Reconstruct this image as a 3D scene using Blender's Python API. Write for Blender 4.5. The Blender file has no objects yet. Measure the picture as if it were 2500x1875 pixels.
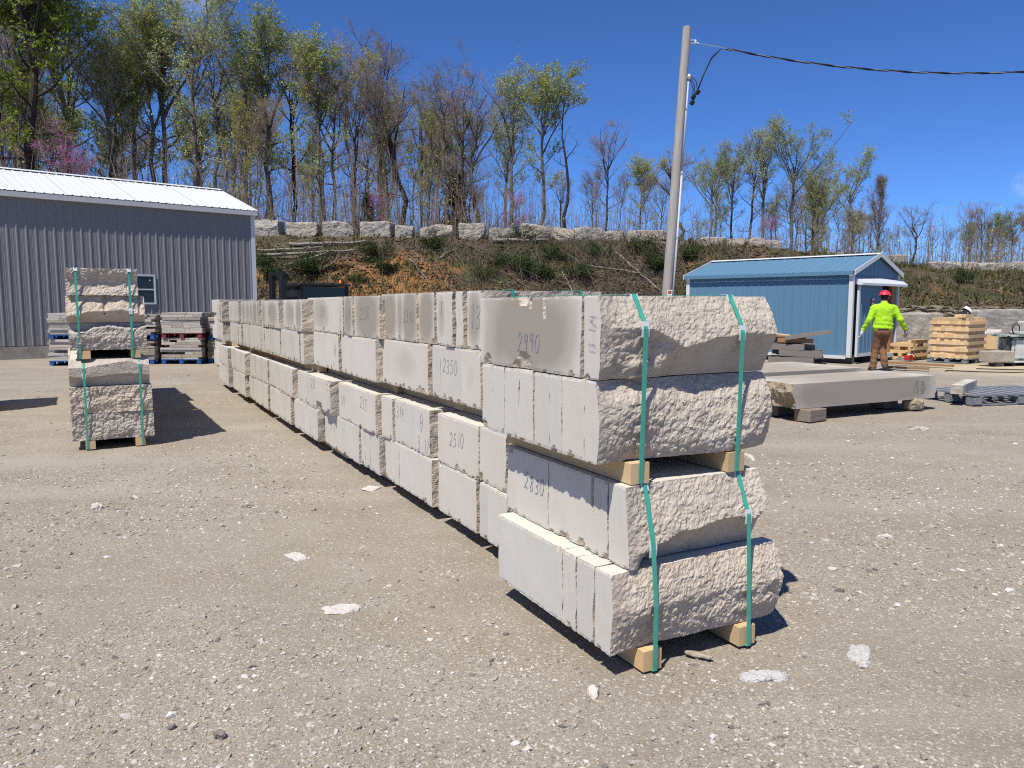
import bpy, bmesh, math, random
import numpy as np
from mathutils import Vector, Matrix, Euler

# ---------------------------------------------------------------- camera, sky, sun, exposure
SC = bpy.context.scene
COL = SC.collection
R = math.radians
EYE = 1.5
PITCH = math.atan(193 / 1878.0)
cam_data = bpy.data.cameras.new('camera')
cam_data.sensor_width = 36.0
cam_data.lens = 36.0 * 1878 / 2500
cam_data.clip_start = 0.05
cam_data.clip_end = 6000
cam = bpy.data.objects.new('camera', cam_data)
cam.location = (0, 0, EYE)
cam.rotation_euler = (math.pi / 2 - PITCH, 0, 0)
COL.objects.link(cam)
SC.camera = cam

SUN_EL = R(60.5)
SUN_H = Vector((-0.505, -0.863, 0)).normalized()          # horizontal direction towards the sun
SUN_DIR = Vector((SUN_H.x * math.cos(SUN_EL), SUN_H.y * math.cos(SUN_EL), math.sin(SUN_EL)))
world = bpy.data.worlds.new('World')
SC.world = world
world.use_nodes = True
wn, wl = world.node_tree.nodes, world.node_tree.links
wn.clear()
w_out = wn.new('ShaderNodeOutputWorld')
w_bg = wn.new('ShaderNodeBackground')
w_bg.inputs['Strength'].default_value = 0.117
w_sky = wn.new('ShaderNodeTexSky')
w_sky.sky_type = 'NISHITA'
w_sky.sun_disc = False
w_sky.sun_elevation = SUN_EL
w_sky.sun_rotation = math.atan2(SUN_H.x, SUN_H.y)
w_sky.altitude = 200
w_sky.air_density = 0.6
w_sky.dust_density = 0.0
w_sky.ozone_density = 10.0
wl.new(w_bg.outputs[0], w_out.inputs['Surface'])

sun_data = bpy.data.lights.new('sun', 'SUN')
sun_data.energy = 5.0
sun_data.angle = R(0.53)
sun_data.color = (1.0, 0.945, 0.865)
sun = bpy.data.objects.new('sun', sun_data)
sun.rotation_euler = (-SUN_DIR).to_track_quat('-Z', 'Y').to_euler()
sun.location = SUN_DIR * 60
COL.objects.link(sun)

SC.view_settings.view_transform = 'Standard'
SC.view_settings.look = 'None'
SC.view_settings.gamma = 1.0
SC.view_settings.use_curve_mapping = False
SC.view_settings.exposure = 0.24
SC.render.engine = 'CYCLES'
SC.cycles.use_denoising = False
SC.cycles.filter_width = 1.15
SC.cycles.max_bounces = 6
SC.cycles.diffuse_bounces = 2
SC.cycles.transparent_max_bounces = 8
SC.cycles.caustics_reflective = False
SC.cycles.caustics_refractive = False

# ---------------------------------------------------------------- noise
_rs = np.random.RandomState(7)
_perm = np.concatenate([_rs.permutation(256)] * 3)
_grad = _rs.normal(size=(256, 3))
_grad /= np.linalg.norm(_grad, axis=1)[:, None]


def perlin(p):
    p = np.asarray(p, float)
    i = np.floor(p).astype(int)
    f = p - i
    u = f * f * f * (f * (f * 6 - 15) + 10)
    i &= 255
    out = 0
    for dx in (0, 1):
        wx = u[:, 0] if dx else 1 - u[:, 0]
        hx = _perm[i[:, 0] + dx]
        for dy in (0, 1):
            wy = u[:, 1] if dy else 1 - u[:, 1]
            hy = _perm[hx + i[:, 1] + dy]
            for dz in (0, 1):
                wz = u[:, 2] if dz else 1 - u[:, 2]
                h = _perm[hy + i[:, 2] + dz]
                g = _grad[h]
                out = out + wx * wy * wz * (g[:, 0] * (f[:, 0] - dx) + g[:, 1] * (f[:, 1] - dy) + g[:, 2] * (f[:, 2] - dz))
    return out * 1.6


def fbm(p, octaves=4, gain=0.5, ridge=False):
    p = np.asarray(p, float)
    a, s, out = 1.0, 1.0, 0
    for k in range(octaves):
        v = perlin(p * s + 17.3 * k)
        out = out + a * ((1 - 2 * np.abs(v)) if ridge else v)
        a *= gain
        s *= 2.03
    return out


def sstep(a, b, x):
    t = np.clip((x - a) / (b - a), 0, 1)
    return t * t * (3 - 2 * t)


# ---------------------------------------------------------------- materials
class NT:
    def __init__(self, name):
        self.m = bpy.data.materials.new(name)
        self.m.use_nodes = True
        self.t = self.m.node_tree
        self.n, self.l = self.t.nodes, self.t.links
        self.n.clear()
        self.out = self.n.new('ShaderNodeOutputMaterial')
        self.b = self.n.new('ShaderNodeBsdfPrincipled')
        self.l.new(self.b.outputs[0], self.out.inputs['Surface'])

    def put(self, sock, v):
        if hasattr(v, 'is_linked') or hasattr(v, 'links'):
            self.l.new(v, sock)
        elif isinstance(v, (tuple, list)):
            sock.default_value = (*v, 1.0) if len(v) == 3 and sock.type == 'RGBA' else v
        else:
            sock.default_value = v

    def coord(self, kind='Object', scale=None):
        c = self.n.new('ShaderNodeTexCoord').outputs[kind]
        if scale is None:
            return c
        mp = self.n.new('ShaderNodeMapping')
        mp.inputs['Scale'].default_value = scale
        self.l.new(c, mp.inputs['Vector'])
        return mp.outputs[0]

    def pos(self):
        return self.n.new('ShaderNodeNewGeometry').outputs['Position']

    def noise(self, vec, scale, detail=4, rough=0.55, dist=0.0):
        x = self.n.new('ShaderNodeTexNoise')
        self.l.new(vec, x.inputs['Vector'])
        x.inputs['Scale'].default_value = scale
        x.inputs['Detail'].default_value = detail
        x.inputs['Roughness'].default_value = rough
        x.inputs['Distortion'].default_value = dist
        return x.outputs['Fac']

    def voronoi(self, vec, scale, feature='F1', out='Distance', rand=1.0):
        x = self.n.new('ShaderNodeTexVoronoi')
        x.feature = feature
        self.l.new(vec, x.inputs['Vector'])
        x.inputs['Scale'].default_value = scale
        x.inputs['Randomness'].default_value = rand
        return x.outputs[out]

    def ramp(self, fac, stops, interp='LINEAR'):
        x = self.n.new('ShaderNodeValToRGB')
        x.color_ramp.interpolation = interp
        e = x.color_ramp.elements
        while len(e) < len(stops):
            e.new(0.5)
        for i, (p, c) in enumerate(stops):
            e[i].position = p
            e[i].color = (*c, 1) if isinstance(c, (tuple, list)) else (c, c, c, 1)
        self.put(x.inputs['Fac'], fac)
        return x.outputs['Color']

    def mix(self, fac, a, b, mode='MIX'):
        x = self.n.new('ShaderNodeMix')
        x.data_type = 'RGBA'
        x.blend_type = mode
        self.put(x.inputs[0], fac)
        self.put(x.inputs[6], a)
        self.put(x.inputs[7], b)
        return x.outputs[2]

    def math(self, op, a, b=0.5, c=None):
        x = self.n.new('ShaderNodeMath')
        x.operation = op
        self.put(x.inputs[0], a)
        self.put(x.inputs[1], b)
        if c is not None:
            self.put(x.inputs[2], c)
        return x.outputs[0]

    def sep(self, v):
        x = self.n.new('ShaderNodeSeparateXYZ')
        self.l.new(v, x.inputs[0])
        return x.outputs

    def attr(self, name, typ='GEOMETRY', out='Fac'):
        x = self.n.new('ShaderNodeAttribute')
        x.attribute_type = typ
        x.attribute_name = name
        return x.outputs[out]

    def rand(self):
        return self.n.new('ShaderNodeObjectInfo').outputs['Random']

    def bump(self, h, strength=0.4, dist=0.01, normal=None):
        x = self.n.new('ShaderNodeBump')
        x.inputs['Strength'].default_value = strength
        x.inputs['Distance'].default_value = dist
        self.l.new(h, x.inputs['Height'])
        if normal is not None:
            self.l.new(normal, x.inputs['Normal'])
        return x.outputs[0]

    def fin(self, color, rough=0.85, normal=None, spec=0.3, metal=0.0):
        self.put(self.b.inputs['Base Color'], color)
        self.put(self.b.inputs['Roughness'], rough)
        self.b.inputs['Specular IOR Level'].default_value = spec
        self.b.inputs['Metallic'].default_value = metal
        if normal is not None:
            self.l.new(normal, self.b.inputs['Normal'])
        return self.m


def simple(name, col, rough=0.7, var=0.12, scale=6.0, bump=0.0, spec=0.3, metal=0.0, dirt=None):
    t = NT(name)
    c = t.coord('Object')
    nz = t.noise(c, scale, 5)
    lo = tuple(max(0, x * (1 - var)) for x in col)
    hi = tuple(min(1, x * (1 + var)) for x in col)
    colr = t.ramp(nz, [(0.3, lo), (0.7, hi)])
    if dirt:
        d = t.ramp(t.noise(c, scale * 0.6, 6, 0.65), [(dirt[1], 0.0), (dirt[1] + 0.15, 1.0)])
        colr = t.mix(d, colr, dirt[0])
    nrm = t.bump(t.noise(c, scale * 12, 4), bump, 0.01) if bump else None
    return t.fin(colr, rough, nrm, spec, metal)


MAT = {}


def m_ground():
    t = NT('gravel_yard')
    p = t.pos()
    big = t.noise(p, 0.22, 5, 0.6)
    mid = t.noise(p, 1.3, 6, 0.62)
    fine = t.noise(p, 26, 5, 0.7)
    col = t.ramp(mid, [(0.3, (0.258, 0.222, 0.168)), (0.5, (0.314, 0.278, 0.216)), (0.72, (0.372, 0.338, 0.274))])
    col = t.mix(t.ramp(big, [(0.38, 0.0), (0.62, 0.75)]), col, (0.296, 0.247, 0.183))
    # crushed stone: cells of several sizes, each its own grey
    for sc, amt, thr in ((170, 0.8, 0.48), (85, 0.8, 0.46), (36, 0.6, 0.33)):
        v = t.n.new('ShaderNodeTexVoronoi')
        t.l.new(p, v.inputs['Vector'])
        v.inputs['Scale'].default_value = sc
        cell = t.sep(v.outputs['Color'])
        on = t.math('LESS_THAN', v.outputs['Distance'], t.math('MULTIPLY', cell[1], thr * 1.25))
        sel = t.math('GREATER_THAN', cell[2], 0.26)
        fac = t.math('MULTIPLY', t.math('MULTIPLY', on, sel), amt)
        fac = t.math('MULTIPLY', fac, t.ramp(t.noise(p, 0.8, 3), [(0.30, 0.4), (0.55, 1.0)]))
        stone = t.ramp(cell[0], [(0.0, (0.17, 0.142, 0.108)), (0.2, (0.285, 0.245, 0.19)), (0.6, (0.425, 0.378, 0.308)), (0.88, (0.53, 0.49, 0.42)), (1.0, (0.74, 0.71, 0.65))])
        col = t.mix(fac, col, stone)
    col = t.mix(t.math('MULTIPLY', fine, 0.35), col, t.mix(1.0, col, (0.62, 0.6, 0.57), 'MULTIPLY'))
    grey = t.ramp(t.noise(p, 0.7, 5, 0.6, 0.3), [(0.56, 0.0), (0.70, 0.55)])
    col = t.mix(grey, col, t.mix(1.0, col, (1.10, 1.15, 1.22), 'MULTIPLY'))
    # compacted wheel lanes: long streaks where fines were pressed smooth and pale
    mp = t.n.new('ShaderNodeMapping')
    mp.inputs['Rotation'].default_value = (0, 0, 0.62)
    mp.inputs['Scale'].default_value = (0.16, 1.5, 1)
    t.l.new(p, mp.inputs['Vector'])
    lane = t.noise(mp.outputs[0], 0.9, 4, 0.55, 0.5)
    col = t.mix(t.ramp(lane, [(0.52, 0.0), (0.68, 0.5)]), col, (0.385, 0.345, 0.285))
    col = t.mix(t.ramp(lane, [(0.28, 0.45), (0.42, 0.0)]), col, (0.245, 0.205, 0.155))
    # sawdust spilt round the saw and pale stone dust
    sp = t.sep(p)
    dx = t.math('SUBTRACT', sp[0], 12.4)
    dy = t.math('MULTIPLY', t.math('SUBTRACT', sp[1], 17.9), 1.25)
    rr = t.math('SQRT', t.math('ADD', t.math('MULTIPLY', dx, dx), t.math('MULTIPLY', dy, dy)))
    rr = t.math('ADD', rr, t.math('MULTIPLY', t.noise(p, 1.1, 5), 2.2))
    col = t.mix(t.ramp(t.math('MULTIPLY', rr, 0.2), [(0.55, 0.85), (0.85, 0.0)]), col, (0.50, 0.42, 0.27))
    h = t.math('ADD', t.math('MULTIPLY', t.voronoi(p, 62), 0.5), t.math('MULTIPLY', t.noise(p, 90, 5, 0.7), 0.8))
    h = t.math('ADD', h, t.math('MULTIPLY', t.voronoi(p, 150), 0.25))
    return t.fin(col, 0.95, t.bump(h, 0.62, 0.014), 0.15)


def m_stone(name, dry, wet, rough_face=False):
    t = NT(name)
    o = t.coord('Object')
    g = t.sep(t.coord('Generated'))
    rnd = t.rand()
    n1 = t.noise(o, 3.0, 5, 0.6)
    n2 = t.noise(o, 120, 4, 0.7)
    col = t.ramp(n1, [(0.25, tuple(x * 0.92 for x in dry)), (0.75, tuple(min(1, x * 1.05) for x in dry))])
    tint = t.ramp(rnd, [(0.0, (0.93, 0.92, 0.90)), (0.5, (1, 0.99, 0.975)), (1.0, (1.0, 0.975, 0.94))])
    col = t.mix(1.0, col, tint, 'MULTIPLY')
    col = t.mix(t.math('MULTIPLY', n2, 0.22), col, t.mix(1.0, col, (0.72, 0.71, 0.69), 'MULTIPLY'))
    # damp core left by the saw water: darkest in the middle of a face, dry round its edges
    amt = t.attr('wet', 'OBJECT')
    ey = t.math('MULTIPLY', t.math('MULTIPLY', g[1], t.math('SUBTRACT', 1.0, g[1])), 4.0)
    ez = t.math('MULTIPLY', t.math('MULTIPLY', t.math('ADD', g[2], 0.12), t.math('SUBTRACT', 1.18, g[2])), 2.4)
    e = t.math('MULTIPLY', t.math('MULTIPLY', ey, ez), 1.0)
    e = t.math('ADD', e, t.math('MULTIPLY', t.math('SUBTRACT', t.noise(o, 3.2, 4, 0.5), 0.5), 0.9))
    e = t.math('ADD', e, t.math('MULTIPLY', t.math('SUBTRACT', amt, 1.0), 1.0))
    msk = t.ramp(e, [(0.18, 0.0), (0.40, 0.55), (0.75, 1.0)])
    col = t.mix(t.math('MULTIPLY', msk, t.math('MINIMUM', amt, 1.0)), col, wet)
    # fine runs of rust and dirt
    st = t.noise(t.coord('Object', (9, 9, 1.2)), 3, 5, 0.6)
    col = t.mix(t.ramp(st, [(0.58, 0.0), (0.78, 0.22)]), col, (0.40, 0.34, 0.26))
    h = t.math('ADD', t.noise(o, 95, 5, 0.7), t.math('MULTIPLY', t.noise(o, 22, 5, 0.6), 0.6))
    return t.fin(col, 0.92, t.bump(h, 0.22, 0.006), 0.2)


def m_rough(name, col_a, col_b, dark):
    t = NT(name)
    o = t.coord('Object')
    n1 = t.noise(o, 2.6, 5, 0.6)
    col = t.ramp(n1, [(0.3, col_a), (0.7, col_b)])
    col = t.mix(1.0, col, t.ramp(t.rand(), [(0, (0.86, 0.87, 0.89)), (0.5, (1, 0.985, 0.96)), (1, (1.06, 1.0, 0.92))]), 'MULTIPLY')
    col = t.mix(t.ramp(t.noise(o, 17, 5, 0.7), [(0.45, 0.0), (0.75, 0.55)]), col, dark)
    col = t.mix(t.math('MULTIPLY', t.noise(o, 140, 3, 0.7), 0.35), col, t.mix(1.0, col, (0.62, 0.6, 0.57), 'MULTIPLY'))
    h = t.math('ADD', t.noise(o, 48, 6, 0.72), t.math('MULTIPLY', t.voronoi(o, 60), 0.5))
    return t.fin(col, 0.95, t.bump(h, 0.7, 0.012), 0.15)


def m_wood(name, a, b, grain=(3, 40, 40), rough=0.8, end=None):
    t = NT(name)
    o = t.coord('Object', grain)
    rnd = t.rand()
    n = t.noise(o, 1.6, 6, 0.65, 0.6)
    col = t.ramp(n, [(0.28, a), (0.7, b)])
    col = t.mix(1.0, col, t.ramp(rnd, [(0, (0.78, 0.76, 0.74)), (0.5, (1, 1, 1)), (1, (1.12, 1.02, 0.9))]), 'MULTIPLY')
    return t.fin(col, rough, t.bump(t.noise(o, 4, 5, 0.7), 0.3, 0.006), 0.2)


def m_bark(name, a, b):
    t = NT(name)
    o = t.coord('Object', (6, 6, 1.2))
    n = t.noise(o, 3, 5, 0.65)
    col = t.ramp(n, [(0.3, a), (0.7, b)])
    col = t.mix(1.0, col, t.ramp(t.rand(), [(0, (0.75, 0.76, 0.78)), (1, (1.2, 1.14, 1.05))]), 'MULTIPLY')
    return t.fin(col, 0.95, t.bump(n, 0.6, 0.03), 0.1)


def m_leaf(name, a, b, trans=0.35):
    t = NT(name)
    r = t.n.new('ShaderNodeNewGeometry').outputs['Random Per Island']
    col = t.ramp(r, [(0.0, a), (1.0, b)])
    col = t.mix(1.0, col, t.ramp(t.rand(), [(0, (0.85, 0.86, 0.8)), (1, (1.15, 1.1, 1.0))]), 'MULTIPLY')
    t.fin(col, 0.6, None, 0.2)
    tr = t.n.new('ShaderNodeBsdfTranslucent')
    t.l.new(col, tr.inputs['Color'])
    mx = t.n.new('ShaderNodeMixShader')
    mx.inputs[0].default_value = trans
    t.l.new(t.b.outputs[0], mx.inputs[1])
    t.l.new(tr.outputs[0], mx.inputs[2])
    t.l.new(mx.outputs[0], t.out.inputs['Surface'])
    return t.m


def m_hill():
    t = NT('hillside_soil')
    p = t.pos()
    n = t.noise(p, 0.33, 6, 0.62, 0.4)
    n2 = t.noise(p, 1.7, 6, 0.7)
    brown = t.ramp(n2, [(0.3, (0.060, 0.044, 0.030)), (0.6, (0.125, 0.095, 0.066)), (0.8, (0.19, 0.155, 0.115))])
    clay = t.ramp(n2, [(0.3, (0.20, 0.092, 0.036)), (0.7, (0.36, 0.185, 0.080))])
    green = t.ramp(n2, [(0.3, (0.035, 0.046, 0.018)), (0.7, (0.085, 0.098, 0.038))])
    col = t.mix(t.ramp(n, [(0.58, 0.0), (0.68, 0.8)]), brown, clay)
    col = t.mix(t.ramp(t.noise(p, 0.55, 5, 0.6), [(0.52, 0.0), (0.62, 0.85)]), col, green)
    s = t.sep(p)
    # bare clay scar in the cut bank
    dx = t.math('MULTIPLY', t.math('ADD', s[0], 5.6), 0.24)
    dz = t.math('MULTIPLY', t.math('SUBTRACT', s[2], 2.6), 0.55)
    rr = t.math('ADD', t.math('MULTIPLY', dx, dx), t.math('MULTIPLY', dz, dz))
    rr = t.math('ADD', rr, t.math('MULTIPLY', t.math('SUBTRACT', t.noise(p, 0.9, 6, 0.65), 0.5), 2.6))
    col = t.mix(t.ramp(rr, [(0.35, 0.9), (0.75, 0.0)]), col, clay)
    return t.fin(col, 0.97, t.bump(t.noise(p, 6, 6, 0.7), 0.9, 0.12), 0.1)


def m_metal(name, col, rough=0.55, streak=0.06):
    t = NT(name)
    o = t.coord('Object', (14, 14, 0.6))
    n = t.noise(o, 2, 5, 0.6)
    c = t.ramp(n, [(0.3, tuple(x * (1 - streak) for x in col)), (0.7, tuple(min(1, x * (1 + streak)) for x in col))])
    d = t.ramp(t.noise(t.coord('Object'), 3.5, 6, 0.7), [(0.6, 0.0), (0.85, 0.25)])
    c = t.mix(d, c, (0.45, 0.42, 0.37))
    # dust splashed up from the yard along the foot of the sheets
    zz = t.sep(t.coord('Object'))[2]
    sp = t.math('ADD', zz, t.math('MULTIPLY', t.noise(t.coord('Object'), 2.6, 5, 0.65), 1.3))
    c = t.mix(t.ramp(sp, [(0.7, 0.22), (1.2, 0.0)]), c, (0.38, 0.345, 0.285))
    return t.fin(c, rough, t.bump(t.noise(t.coord('Object'), 1.4, 2), 0.08, 0.02), 0.25)


def build_materials():
    M = MAT
    M['ground'] = m_ground()
    M['sawn'] = m_stone('sawn_limestone', (0.60, 0.573, 0.512), (0.325, 0.288, 0.238))
    M['rough'] = m_rough('split_limestone', (0.49, 0.43, 0.355), (0.59, 0.53, 0.45), (0.33, 0.28, 0.225))
    M['rough_buff'] = m_rough('rust_stained_split', (0.30, 0.215, 0.125), (0.47, 0.40, 0.31), (0.20, 0.14, 0.08))
    M['boulder'] = m_rough('quarry_block', (0.33, 0.30, 0.255), (0.50, 0.465, 0.41), (0.13, 0.115, 0.095))
    M['ledge'] = m_rough('ledge_rock', (0.16, 0.14, 0.105), (0.30, 0.26, 0.19), (0.09, 0.08, 0.06))
    M['strip_a'] = m_rough('veneer_pale', (0.50, 0.47, 0.42), (0.62, 0.59, 0.54), (0.38, 0.35, 0.305))
    M['strip_b'] = m_rough('veneer_grey', (0.36, 0.33, 0.285), (0.48, 0.445, 0.395), (0.27, 0.24, 0.20))
    M['strip_c'] = m_rough('veneer_buff', (0.33, 0.28, 0.21), (0.44, 0.385, 0.305), (0.24, 0.20, 0.15))
    M['white_chip'] = m_rough('white_chip', (0.56, 0.54, 0.50), (0.68, 0.66, 0.63), (0.44, 0.41, 0.37))
    M['dark_chip'] = m_rough('dark_chip', (0.19, 0.175, 0.16), (0.31, 0.29, 0.27), (0.13, 0.12, 0.11))
    M['pine'] = m_wood('fresh_pine', (0.49, 0.345, 0.18), (0.67, 0.51, 0.305))
    M['pine_pale'] = m_wood('pale_pine', (0.60, 0.415, 0.215), (0.78, 0.60, 0.37))
    M['oldwood'] = m_wood('weathered_wood', (0.13, 0.115, 0.10), (0.28, 0.255, 0.225))
    M['brownwood'] = m_wood('brown_wood', (0.20, 0.115, 0.055), (0.34, 0.215, 0.115))
    M['pole'] = m_wood('pole_wood', (0.31, 0.29, 0.262), (0.52, 0.495, 0.455), (14, 14, 0.7))
    M['blue_pallet'] = simple('blue_pallet_paint', (0.022, 0.085, 0.26), 0.7, 0.25, 9, 0.2, dirt=((0.18, 0.17, 0.16), 0.6))
    M['red_pallet'] = simple('red_pallet_paint', (0.23, 0.035, 0.03), 0.7, 0.25, 9, 0.2, dirt=((0.18, 0.16, 0.15), 0.6))
    M['grey_pallet'] = simple('grey_pallet_paint', (0.16, 0.185, 0.215), 0.8, 0.3, 7, 0.2, dirt=((0.34, 0.32, 0.29), 0.5))
    M['strap'] = simple('green_strap', (0.055, 0.34, 0.245), 0.35, 0.10, 30, spec=0.5)
    M['guard'] = simple('white_plastic', (0.62, 0.66, 0.66), 0.35, 0.05, 10, spec=0.5)
    M['crayon_blue'] = simple('blue_crayon', (0.21, 0.27, 0.35), 0.9, 0.2, 60)
    M['crayon_dark'] = simple('dark_crayon', (0.235, 0.23, 0.215), 0.9, 0.2, 60)
    M['grey_metal'] = m_metal('grey_siding', (0.215, 0.213, 0.213))
    M['white_metal'] = m_metal('white_sheet_metal', (0.60, 0.62, 0.635), 0.45, 0.03)
    M['blue_metal'] = m_metal('blue_siding', (0.098, 0.200, 0.295))
    M['fascia'] = m_metal('pale_fascia', (0.50, 0.50, 0.49), 0.5, 0.03)
    M['concrete'] = simple('concrete', (0.32, 0.30, 0.26), 0.9, 0.15, 3, 0.4, dirt=((0.22, 0.19, 0.15), 0.55))
    M['black'] = simple('black_paint', (0.016, 0.017, 0.019), 0.45, 0.3, 8)
    M['dark_inside'] = simple('dark_interior', (0.03, 0.027, 0.024), 0.9, 0.3, 3)
    M['rubber'] = simple('black_rubber', (0.02, 0.02, 0.021), 0.8, 0.25, 12, 0.2)
    M['steel'] = simple('galvanised_steel', (0.52, 0.54, 0.55), 0.38, 0.08, 9, metal=0.6)
    M['conduit'] = simple('grey_conduit', (0.44, 0.46, 0.48), 0.5, 0.06, 6)
    M['amber'] = simple('amber_lens', (0.65, 0.14, 0.02), 0.25, 0.1, 9)
    M['red'] = simple('red_paint', (0.42, 0.035, 0.03), 0.4, 0.15, 12)
    M['orange'] = simple('orange_paint', (0.55, 0.13, 0.03), 0.45, 0.15, 12)
    M['machine_green'] = simple('machine_green', (0.052, 0.135, 0.105), 0.6, 0.25, 6, dirt=((0.50, 0.49, 0.44), 0.42))
    M['machine_dust'] = simple('dusty_panel', (0.50, 0.51, 0.47), 0.85, 0.2, 4, dirt=((0.12, 0.20, 0.16), 0.55))
    M['paper'] = simple('white_label', (0.72, 0.72, 0.70), 0.7, 0.05, 8)
    M['sign_red'] = simple('sign_red_print', (0.45, 0.06, 0.05), 0.7, 0.1, 8)
    M['print_dark'] = simple('dark_print', (0.05, 0.05, 0.055), 0.8, 0.1, 8)
    M['shirt'] = simple('hi_vis_cloth', (0.36, 0.64, 0.022), 0.85, 0.14, 9, 0.4)
    M['trousers'] = simple('brown_canvas', (0.175, 0.092, 0.048), 0.9, 0.2, 9, 0.3)
    M['skin'] = simple('skin', (0.40, 0.21, 0.14), 0.6, 0.06, 10)
    M['hair'] = simple('dark_hair', (0.022, 0.016, 0.013), 0.8, 0.2, 40)
    M['boot'] = simple('brown_leather', (0.095, 0.052, 0.032), 0.75, 0.2, 14)
    M['glove'] = simple('pale_glove', (0.55, 0.55, 0.52), 0.9, 0.15, 18, 0.2)
    M['glove_dark'] = simple('grey_glove', (0.20, 0.19, 0.185), 0.9, 0.15, 18, 0.2)
    M['hat_red'] = simple('red_hat_shell', (0.66, 0.036, 0.075), 0.35, 0.05, 5, spec=0.5)
    M['hat_white'] = simple('white_hat_shell', (0.80, 0.81, 0.82), 0.35, 0.03, 5, spec=0.5)
    M['black_cloth'] = simple('black_cloth', (0.018, 0.020, 0.028), 0.9, 0.2, 9, 0.2)
    M['bark_grey'] = m_bark('grey_bark', (0.085, 0.074, 0.062), (0.21, 0.19, 0.16))
    M['bark_dark'] = m_bark('dark_bark', (0.032, 0.027, 0.023), (0.085, 0.072, 0.060))
    M['twig'] = m_bark('twig_brown', (0.185, 0.152, 0.12), (0.34, 0.295, 0.24))
    M['twig_red'] = m_bark('budding_twig', (0.215, 0.16, 0.13), (0.36, 0.285, 0.235))
    M['brush_twig'] = m_bark('brush_twig', (0.085, 0.067, 0.05), (0.21, 0.175, 0.135))
    M['deadwood'] = m_bark('dead_wood', (0.20, 0.175, 0.145), (0.42, 0.38, 0.325))
    M['leaf_spring'] = m_leaf('spring_leaf', (0.27, 0.33, 0.09), (0.45, 0.50, 0.16))
    M['leaf_poplar'] = m_leaf('poplar_leaf', (0.28, 0.35, 0.16), (0.43, 0.50, 0.25))
    M['leaf_green'] = m_leaf('green_leaf', (0.17, 0.25, 0.03), (0.38, 0.46, 0.06))
    M['leaf_yellow'] = m_leaf('yellow_catkin', (0.34, 0.32, 0.08), (0.54, 0.50, 0.17))
    M['leaf_bud'] = m_leaf('brown_bud', (0.20, 0.15, 0.09), (0.36, 0.30, 0.17))
    M['petal_purple'] = m_leaf('redbud_petal', (0.36, 0.09, 0.33), (0.58, 0.22, 0.52))
    M['petal_white'] = m_leaf('dogwood_petal', (0.62, 0.62, 0.52), (0.80, 0.80, 0.72))
    M['needle'] = m_leaf('cedar_needle', (0.016, 0.034, 0.010), (0.055, 0.088, 0.022), 0.1)
    M['bush_leaf'] = m_leaf('bush_leaf', (0.028, 0.046, 0.014), (0.09, 0.118, 0.035), 0.2)
    M['grass'] = m_leaf('grass_blade', (0.05, 0.075, 0.018), (0.15, 0.145, 0.06), 0.2)
    M['litter'] = m_leaf('dry_leaf', (0.11, 0.075, 0.045), (0.26, 0.19, 0.12), 0.15)
    M['hill'] = m_hill()
    g = NT('window_glass')
    g.b.inputs['Base Color'].default_value = (0.02, 0.025, 0.03, 1)
    g.b.inputs['Roughness'].default_value = 0.05
    g.b.inputs['Specular IOR Level'].default_value = 0.3
    M['glass'] = g.m
    # pebbles take their colour from a per-stone attribute
    t = NT('loose_gravel')
    c = t.ramp(t.n.new('ShaderNodeNewGeometry').outputs['Random Per Island'],
               [(0.0, (0.13, 0.118, 0.105)), (0.1, (0.26, 0.232, 0.195)), (0.55, (0.35, 0.312, 0.258)), (0.88, (0.44, 0.41, 0.36)), (1.0, (0.62, 0.60, 0.56))])
    M['pebble'] = t.fin(c, 0.93, t.bump(t.noise(t.pos(), 180, 3), 0.4, 0.004), 0.2)


build_materials()


# ---------------------------------------------------------------- mesh helpers
def mesh_from(name, verts, faces, mats, midx=None, smooth=False):
    me = bpy.data.meshes.new(name)
    v = np.asarray(verts, np.float32).reshape(-1, 3)
    me.vertices.add(len(v))
    me.vertices.foreach_set('co', v.ravel())
    if isinstance(faces, np.ndarray):
        nf, k = faces.shape
        me.loops.add(nf * k)
        me.loops.foreach_set('vertex_index', faces.astype(np.int32).ravel())
        me.polygons.add(nf)
        me.polygons.foreach_set('loop_start', np.arange(0, nf * k, k, dtype=np.int32))
        try:
            me.polygons.foreach_set('loop_total', np.full(nf, k, np.int32))
        except Exception:
            pass
    else:
        tot = [len(f) for f in faces]
        flat = [i for f in faces for i in f]
        nf = len(faces)
        me.loops.add(len(flat))
        me.loops.foreach_set('vertex_index', np.asarray(flat, np.int32))
        me.polygons.add(nf)
        st = np.concatenate([[0], np.cumsum(tot)[:-1]]).astype(np.int32) if nf else np.zeros(0, np.int32)
        me.polygons.foreach_set('loop_start', st)
        try:
            me.polygons.foreach_set('loop_total', np.asarray(tot, np.int32))
        except Exception:
            pass
    if not isinstance(mats, (list, tuple)):
        mats = [mats]
    for m in mats:
        me.materials.append(MAT[m] if isinstance(m, str) else m)
    if midx is not None:
        me.polygons.foreach_set('material_index', np.asarray(midx, np.int32))
    me.polygons.foreach_set('use_smooth', np.full(nf, bool(smooth)))
    me.update(calc_edges=True)
    me.validate()
    return me


def obj(name, me, parent=None, loc=(0, 0, 0), rot=(0, 0, 0)):
    o = bpy.data.objects.new(name, me)
    COL.objects.link(o)
    o.location = loc
    o.rotation_euler = rot
    if parent is not None:
        o.parent = parent
    return o


def tag(o, label, cat, group=None):
    o['label'] = label
    o['category'] = cat
    if group:
        o['group'] = group
    return o


def thing(name, label, cat, loc=(0, 0, 0), rotz=0.0, group=None):
    o = bpy.data.objects.new(name, None)
    o.empty_display_size = 0.2
    COL.objects.link(o)
    o.location = loc
    o.rotation_euler = (0, 0, rotz)
    return tag(o, label, cat, group)


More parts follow.
